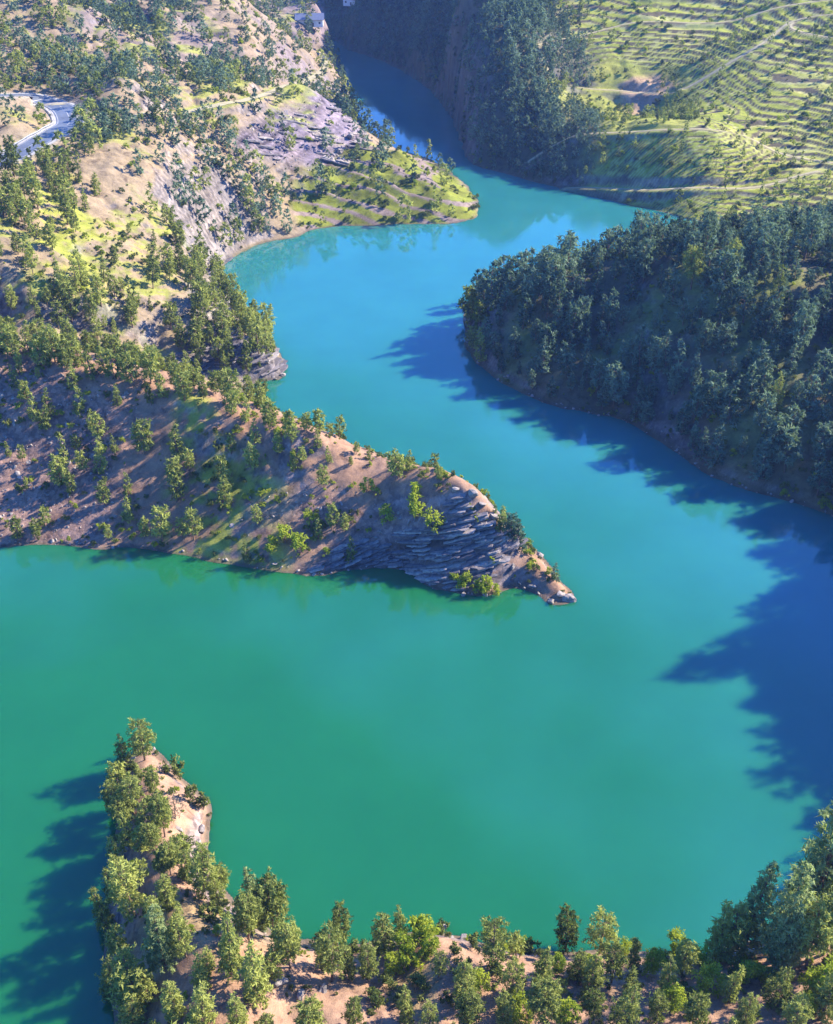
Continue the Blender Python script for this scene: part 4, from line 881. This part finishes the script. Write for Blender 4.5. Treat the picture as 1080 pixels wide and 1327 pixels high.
BO = [(600,772,1.3,'pale rounded boulder at the water below the bright shrubs'), (714,782,1.7,'dark boulder at the water on the headland tip'), (738,778,2.2,'outermost boulder ending the rock tongue'), (728,770,1.6,'boulder beside the small tree on the rock tongue'), (700,722,1.8,'brown block on top of the rock tongue'),
 (655,700,1.6,'purplish block under the outer cliff edge'), (640,672,2.0,'jutting block at the upper outer cliff edge'), (612,640,2.0,'pale block capping the cliff top'), (625,655,1.7,'block overhanging the outer cliff corner'), (590,636,1.5,'flat slab on the cliff crest'), (570,745,1.3,'boulder at the foot of the cliff'), (645,716,1.7,'block between cliff and low saddle'), (665,735,1.2,'flat stone on the low pink saddle'), (688,762,1.4,'waterside rock below the pink saddle'),
 (262,1078,1.4,'pale rounded boulder on the right edge of the near spit'), (258,1092,.9,'small flat rock beside the pale spit boulder'), (232,1076,.9,'small block on the spit path'), (520,1216,1.5,'grey rock on the left shoulder of the knoll'), (575,1204,1.6,'reddish rock on the crest of the knoll'), (600,1218,1.3,'reddish block on the right side of the knoll'), (545,1212,1.2,'dark rock under the knoll crest'), (360,1275,1.5,'dark block at the rim of the shaded gully'), (390,1290,1.3,'purplish block beside the shaded gully'), (420,1285,1.1,'small block right of the shaded gully'),
 (690,1300,1.3,'dark block on the path at the bottom edge'), (366,488,1.5,'pinkish rock at the waterline of the inlet promontory'), (345,470,2.0,'dark rock face block on the inlet promontory'), (310,345,2.2,'pale block at the shore of the upper bay'), (282,352,2.0,'cream block on the pale cliff above the bay'), (455,180,3.5,'grey block in the purple rockfall above the channel'), (440,200,3.0,'dark block low in the purple rockfall'), (420,190,3.2,'pale block in the middle of the purple rockfall')]
stone0 = {}
for n, (u, v, r, t_) in enumerate(BO):
    x, y = hit(u, v); z = float(ground(x, y)); me = RK[n % 5]
    o = bpy.data.objects.new('boulder', me); C.objects.link(o); o.location = (x, y, z + r*.1); o.rotation_euler = (rgi.normal()*.15, rgi.normal()*.2-.15, rgi.random()*6.28); r *= .72; o.scale = (r, r*(.7+.3*rgi.random()), r)
    tag(o, t_, 'boulder', 'boulders'); stone0.setdefault(n % 5, o)
# the layered cliffs: dipping slabs that stand out of the face, each a piece of its own
def slab_mesh(seed):
    rg = np.random.default_rng(seed); n = 7; V, F = [], []
    for i in range(n+1):
        t = -1 + 2*i/n; w = 1 - .35*abs(t)**3 + rg.normal()*.13; th = .5*(1 - .5*t*t + rg.normal()*.14); o_ = rg.normal()*.06
        V += [(t, -w+o_, -th), (t, -w*.9+rg.normal()*.08, th*.8), (t, w, th), (t, w, -th)]
    for i in range(n):
        a = 4*i
        for j in range(4): F.append((a+j, a+(j+1) % 4, a+4+(j+1) % 4, a+4+j))
    F += [(0, 3, 2, 1), (4*n, 4*n+1, 4*n+2, 4*n+3)]
    me = bpy.data.meshes.new('ledge'); me.from_pydata(V, [], F); me.materials.append(M_CLIFF); me.update(); return me
from mathutils import Matrix
SLABS = [slab_mesh(s) for s in range(6)]
def cliff(mask, n, dip, label, seed, sc=1.0):
    cand = np.argwhere((mask > .45) & (SLOPE > .5) & (SD > .2)); rg = np.random.default_rng(seed)
    if not len(cand): return
    c0 = cand[rg.choice(len(cand), min(n, len(cand)), replace=False)]
    cx, cy_ = GX[c0[:, 0], c0[:, 1]].mean(), GY[c0[:, 0], c0[:, 1]].mean()
    root = bpy.data.objects.new('rock_cliff', None); C.objects.link(root); root.location = (cx, cy_, 0); tag(root, label, 'cliff')
    for k, (i, j) in enumerate(c0):
        x, y, z = GX[i, j], GY[i, j], H[i, j]; g = Vector((-SLx[i, j], -SLy[i, j], 0)); g.normalize()
        g = (g + Vector((-.1, -.45, 0))).normalized()
        tau = Vector((-g.y, g.x, 0)); tau = tau if tau.x > 0 else -tau
        a = (tau*math.cos(dip) + Vector((0, 0, math.sin(dip)))).normalized(); up = a.cross(g); up = up if up.z > 0 else -up; b_ = up.cross(a)
        M_ = Matrix((a, b_, up)).transposed().to_4x4()
        L_ = sc*(1.2 + 2.6*rg.random()**1.5); D_ = sc*(.5 + .5*rg.random()); t = sc*(.22 + .3*rg.random())
        o = bpy.data.objects.new('ledge', SLABS[k % 6]); C.objects.link(o); o.parent = root
        o.matrix_local = Matrix.Translation((x-cx, y-cy_, z)) @ M_ @ Matrix.Diagonal((L_, D_, t, 1))
cliff(M_cliff, 230, R(19), 'dark layered rock cliff with dipping ledges at the outer end of the headland', 5)
cliff(M_cliff2, 70, R(10), 'dark broken rock face at the waterline of the inlet promontory', 6, 1.0)
cliff(M_cliff3, 50, R(6), 'pale cream cliff dropping into the upper bay', 7, 1.1)
cliff(M_rock*(GX > -62), 60, R(-14), 'grey-purple bare rock slope above the upper lake arm', 8, 1.5)
rd = np.clip(M_scree*.9 + M_scree2*.6 + M_cliff*.35 + M_cliff2*.5 + M_rock*.25 + M_cliff3*.2, 0, 1)*(SD > .3) + .035*sstep(.2, .5, nB)*(GY < 260)*(SD > .3) + .9*sstep(2.2, .3, SD)*(SD > 0)*(GY < 330)
x, y = scatter(90000, 470, .55, rd*.55, 21); z = ground(x, y); n = len(x); rg = np.random.default_rng(3)
s = (.16 + .55*rg.random(n)**3.2)*np.where(y > 300, 1.7, 1); s = s*np.where(y < 150, .7, 1)
mass('rubble', np.stack([x, y, z], 1), rg.random((n, 3))*[.8, .8, 6.28], s[:, None]*(.7+.6*rg.random((n, 3))), rg.integers(3, 5, n)-3, [[stone0[3]], [stone0[4]]])
print('rubble', n)
# low scrub and tufts
sd_ = (.05 + .16*sstep(-.1, .4, fbm(GX/6, GY/6, 161, 4)))*(SD > .4)*(1-.6*M_rock)*(1-.5*M_cliff)*(D_ROAD > 6)*(D_TRK > 2)*(D_ROAD2 > 2.5)
sd_ = sd_*np.where(south, 2.0, 1)*np.where(GY > 330, .4, 1)*np.where(hd, 1.9, 1)*np.where(RIGHT & (GY < 365), 1.3, 1)
bare = region([(190,530),(260,520),(280,550),(240,600),(180,650),(130,700),(100,700),(150,600)], 'base', 4) + region([(215,1040),(262,1050),(262,1090),(240,1130),(215,1130)], 'base', 1.5) + region([(120,200),(240,190),(240,270),(120,250)], 'base', 6) + region([(430,580),(560,620),(520,640),(400,610)], 'base', 3)
sd_ = sd_*(1-.85*np.clip(bare, 0, 1))
x, y = scatter(150000, 640, .6, sd_, 22); z = ground(x, y); n = len(x)
s = (.22 + .75*rg.random(n)**2.2)*np.where(y > 330, 1.5, 1)*np.where(y < 140, .75, 1)
sv = {}
for o in C.objects:
    if o.type == 'MESH' and o.parent and o.name.startswith('foliage'): sv.setdefault(o.data.name, o)
sv = list(sv.values())
mass('undergrowth', np.stack([x, y, z-.05], 1), rg.random((n, 3))*[.3, .3, 6.28], s[:, None]*(.75+.5*rg.random((n, 3))), rg.integers(0, len(sv), n), [[q] for q in sv])
print('undergrowth', n, [q.data.name for q in sv], time.time()-T0)
# ------------------------------------------------------------------ buildings, rail
def box(V, F, x0, x1, y0, y1, z0, z1):
    k = len(V); V += [(x0,y0,z0),(x1,y0,z0),(x1,y1,z0),(x0,y1,z0),(x0,y0,z1),(x1,y0,z1),(x1,y1,z1),(x0,y1,z1)]
    F += [(k,k+3,k+2,k+1),(k+4,k+5,k+6,k+7),(k,k+1,k+5,k+4),(k+1,k+2,k+6,k+5),(k+2,k+3,k+7,k+6),(k+3,k,k+4,k+7)]
def obj(name, V, F, mat, parent=None):
    me = bpy.data.meshes.new(name); me.from_pydata(V, [], F); me.materials.append(mat); me.update(); o = bpy.data.objects.new(name, me); C.objects.link(o)
    if parent: o.parent = parent
    return o
def house(u, v, w, d, h, rise, label, rot=0.0, roofm=None):
    x, y = hit(u, v); z = float(ground(x, y)) - .3
    e = bpy.data.objects.new('house', None); C.objects.link(e); e.location = (x, y, z); e.rotation_euler = (0, 0, rot); tag(e, label, 'house')
    V, F = [], []; box(V, F, -w/2, w/2, -d/2, d/2, 0, h); k = len(V); V += [(-w/2,0,h+rise-.1),(w/2,0,h+rise-.1)]
    F += [(k-8+4, k-8+7, k), (k-8+5, k+1, k-8+6)]; obj('wall', V, F, M_PLASTER, e)
    V, F = [], []; o_ = .7; t = .18
    for s in (-1, 1):
        k = len(V); V += [(-w/2-o_, s*(d/2+o_), h-.35), (w/2+o_, s*(d/2+o_), h-.35), (w/2+o_, 0, h+rise), (-w/2-o_, 0, h+rise), (-w/2-o_, s*(d/2+o_), h-.35+t), (w/2+o_, s*(d/2+o_), h-.35+t), (w/2+o_, 0, h+rise+t), (-w/2-o_, 0, h+rise+t)]
        F += [(k,k+1,k+2,k+3),(k+4,k+5,k+6,k+7),(k,k+1,k+5,k+4),(k+1,k+2,k+6,k+5),(k+3,k,k+4,k+7)]
    obj('roof', V, F, roofm or M_ROOF, e)
    n = max(2, int(w/3.2))
    for q in range(n):
        cx = -w/2 + (q+.5)*w/n
        if q == n//2:
            V, F = [], []; box(V, F, cx-.5, cx+.5, -d/2-.06, -d/2+.02, .3, 2.3); obj('door', V, F, M_WOOD, e); continue
        V, F = [], []; box(V, F, cx-.55, cx+.55, -d/2-.05, -d/2+.02, h*.4, h*.4+1.1); obj('window', V, F, M_DARK, e)
    return e
house(402, 34, 15, 8, 4.0, 2.6, 'low white house with a blue-grey roof where the upper lake arm ends', .05)
house(457, 8, 10, 8, 4.5, 1.6, 'pale building on the slope at the top edge above the lake arm', -.2, M_PLASTER)
# steel guard rail on the outer side of the bend
T = np.gradient(rp, axis=0); T /= np.linalg.norm(T, axis=1)[:, None]; Nn = np.stack([-T[:, 1], T[:, 0]], 1)
gsel = [i for i in range(len(rp)) if rp[i, 0] > -130]
if len(gsel) > 4:
    for side in (1,):
        Q = rp + Nn*5.0*side; g0 = bpy.data.objects.new('guard_rail', None); C.objects.link(g0); i0 = gsel[0]; g0.location = (Q[i0, 0], Q[i0, 1], rz[i0])
        tag(g0, 'grey steel guard rail following the road bend on the left hillside', 'guard rail')
        V, F = [], []
        for i in gsel:
            for dz in (.5, .82): V.append((Q[i, 0]-Q[i0, 0], Q[i, 1]-Q[i0, 1], rz[i]+dz-rz[i0]))
        for k in range(len(gsel)-1): F.append((2*k, 2*k+2, 2*k+3, 2*k+1))
        obj('rail_beam', V, F, M_STEEL, g0)
        pm = None
        for i in gsel[::3]:
            if pm is None:
                V, F = [], []; box(V, F, -.08, .08, .03, .18, -.4, .8); po = obj('post', V, F, M_STEEL, g0); pm = po.data
            else: po = bpy.data.objects.new('post', pm); C.objects.link(po); po.parent = g0
            po.location = (Q[i, 0]-Q[i0, 0], Q[i, 1]-Q[i0, 1], rz[i]-rz[i0])
# ------------------------------------------------------------------ the air
def haze():
    V, F = [], []; box(V, F, -1800, 1800, -760, 5300, -8, 215)
    me = bpy.data.meshes.new('haze'); me.from_pydata(V, [], F); m = bpy.data.materials.new('air'); m.use_nodes = True; nt = m.node_tree; nt.nodes.clear()
    out = nt.nodes.new('ShaderNodeOutputMaterial'); v = nt.nodes.new('ShaderNodeVolumePrincipled'); v.inputs['Density'].default_value = HAZE; v.inputs['Color'].default_value = (.28, .46, 1, 1); v.inputs['Anisotropy'].default_value = .2
    nt.links.new(v.outputs[0], out.inputs['Volume']); me.materials.append(m); o = bpy.data.objects.new('haze', me); C.objects.link(o); o['kind'] = 'stuff'
HAZE = .00011
haze()
print('done', time.time()-T0)
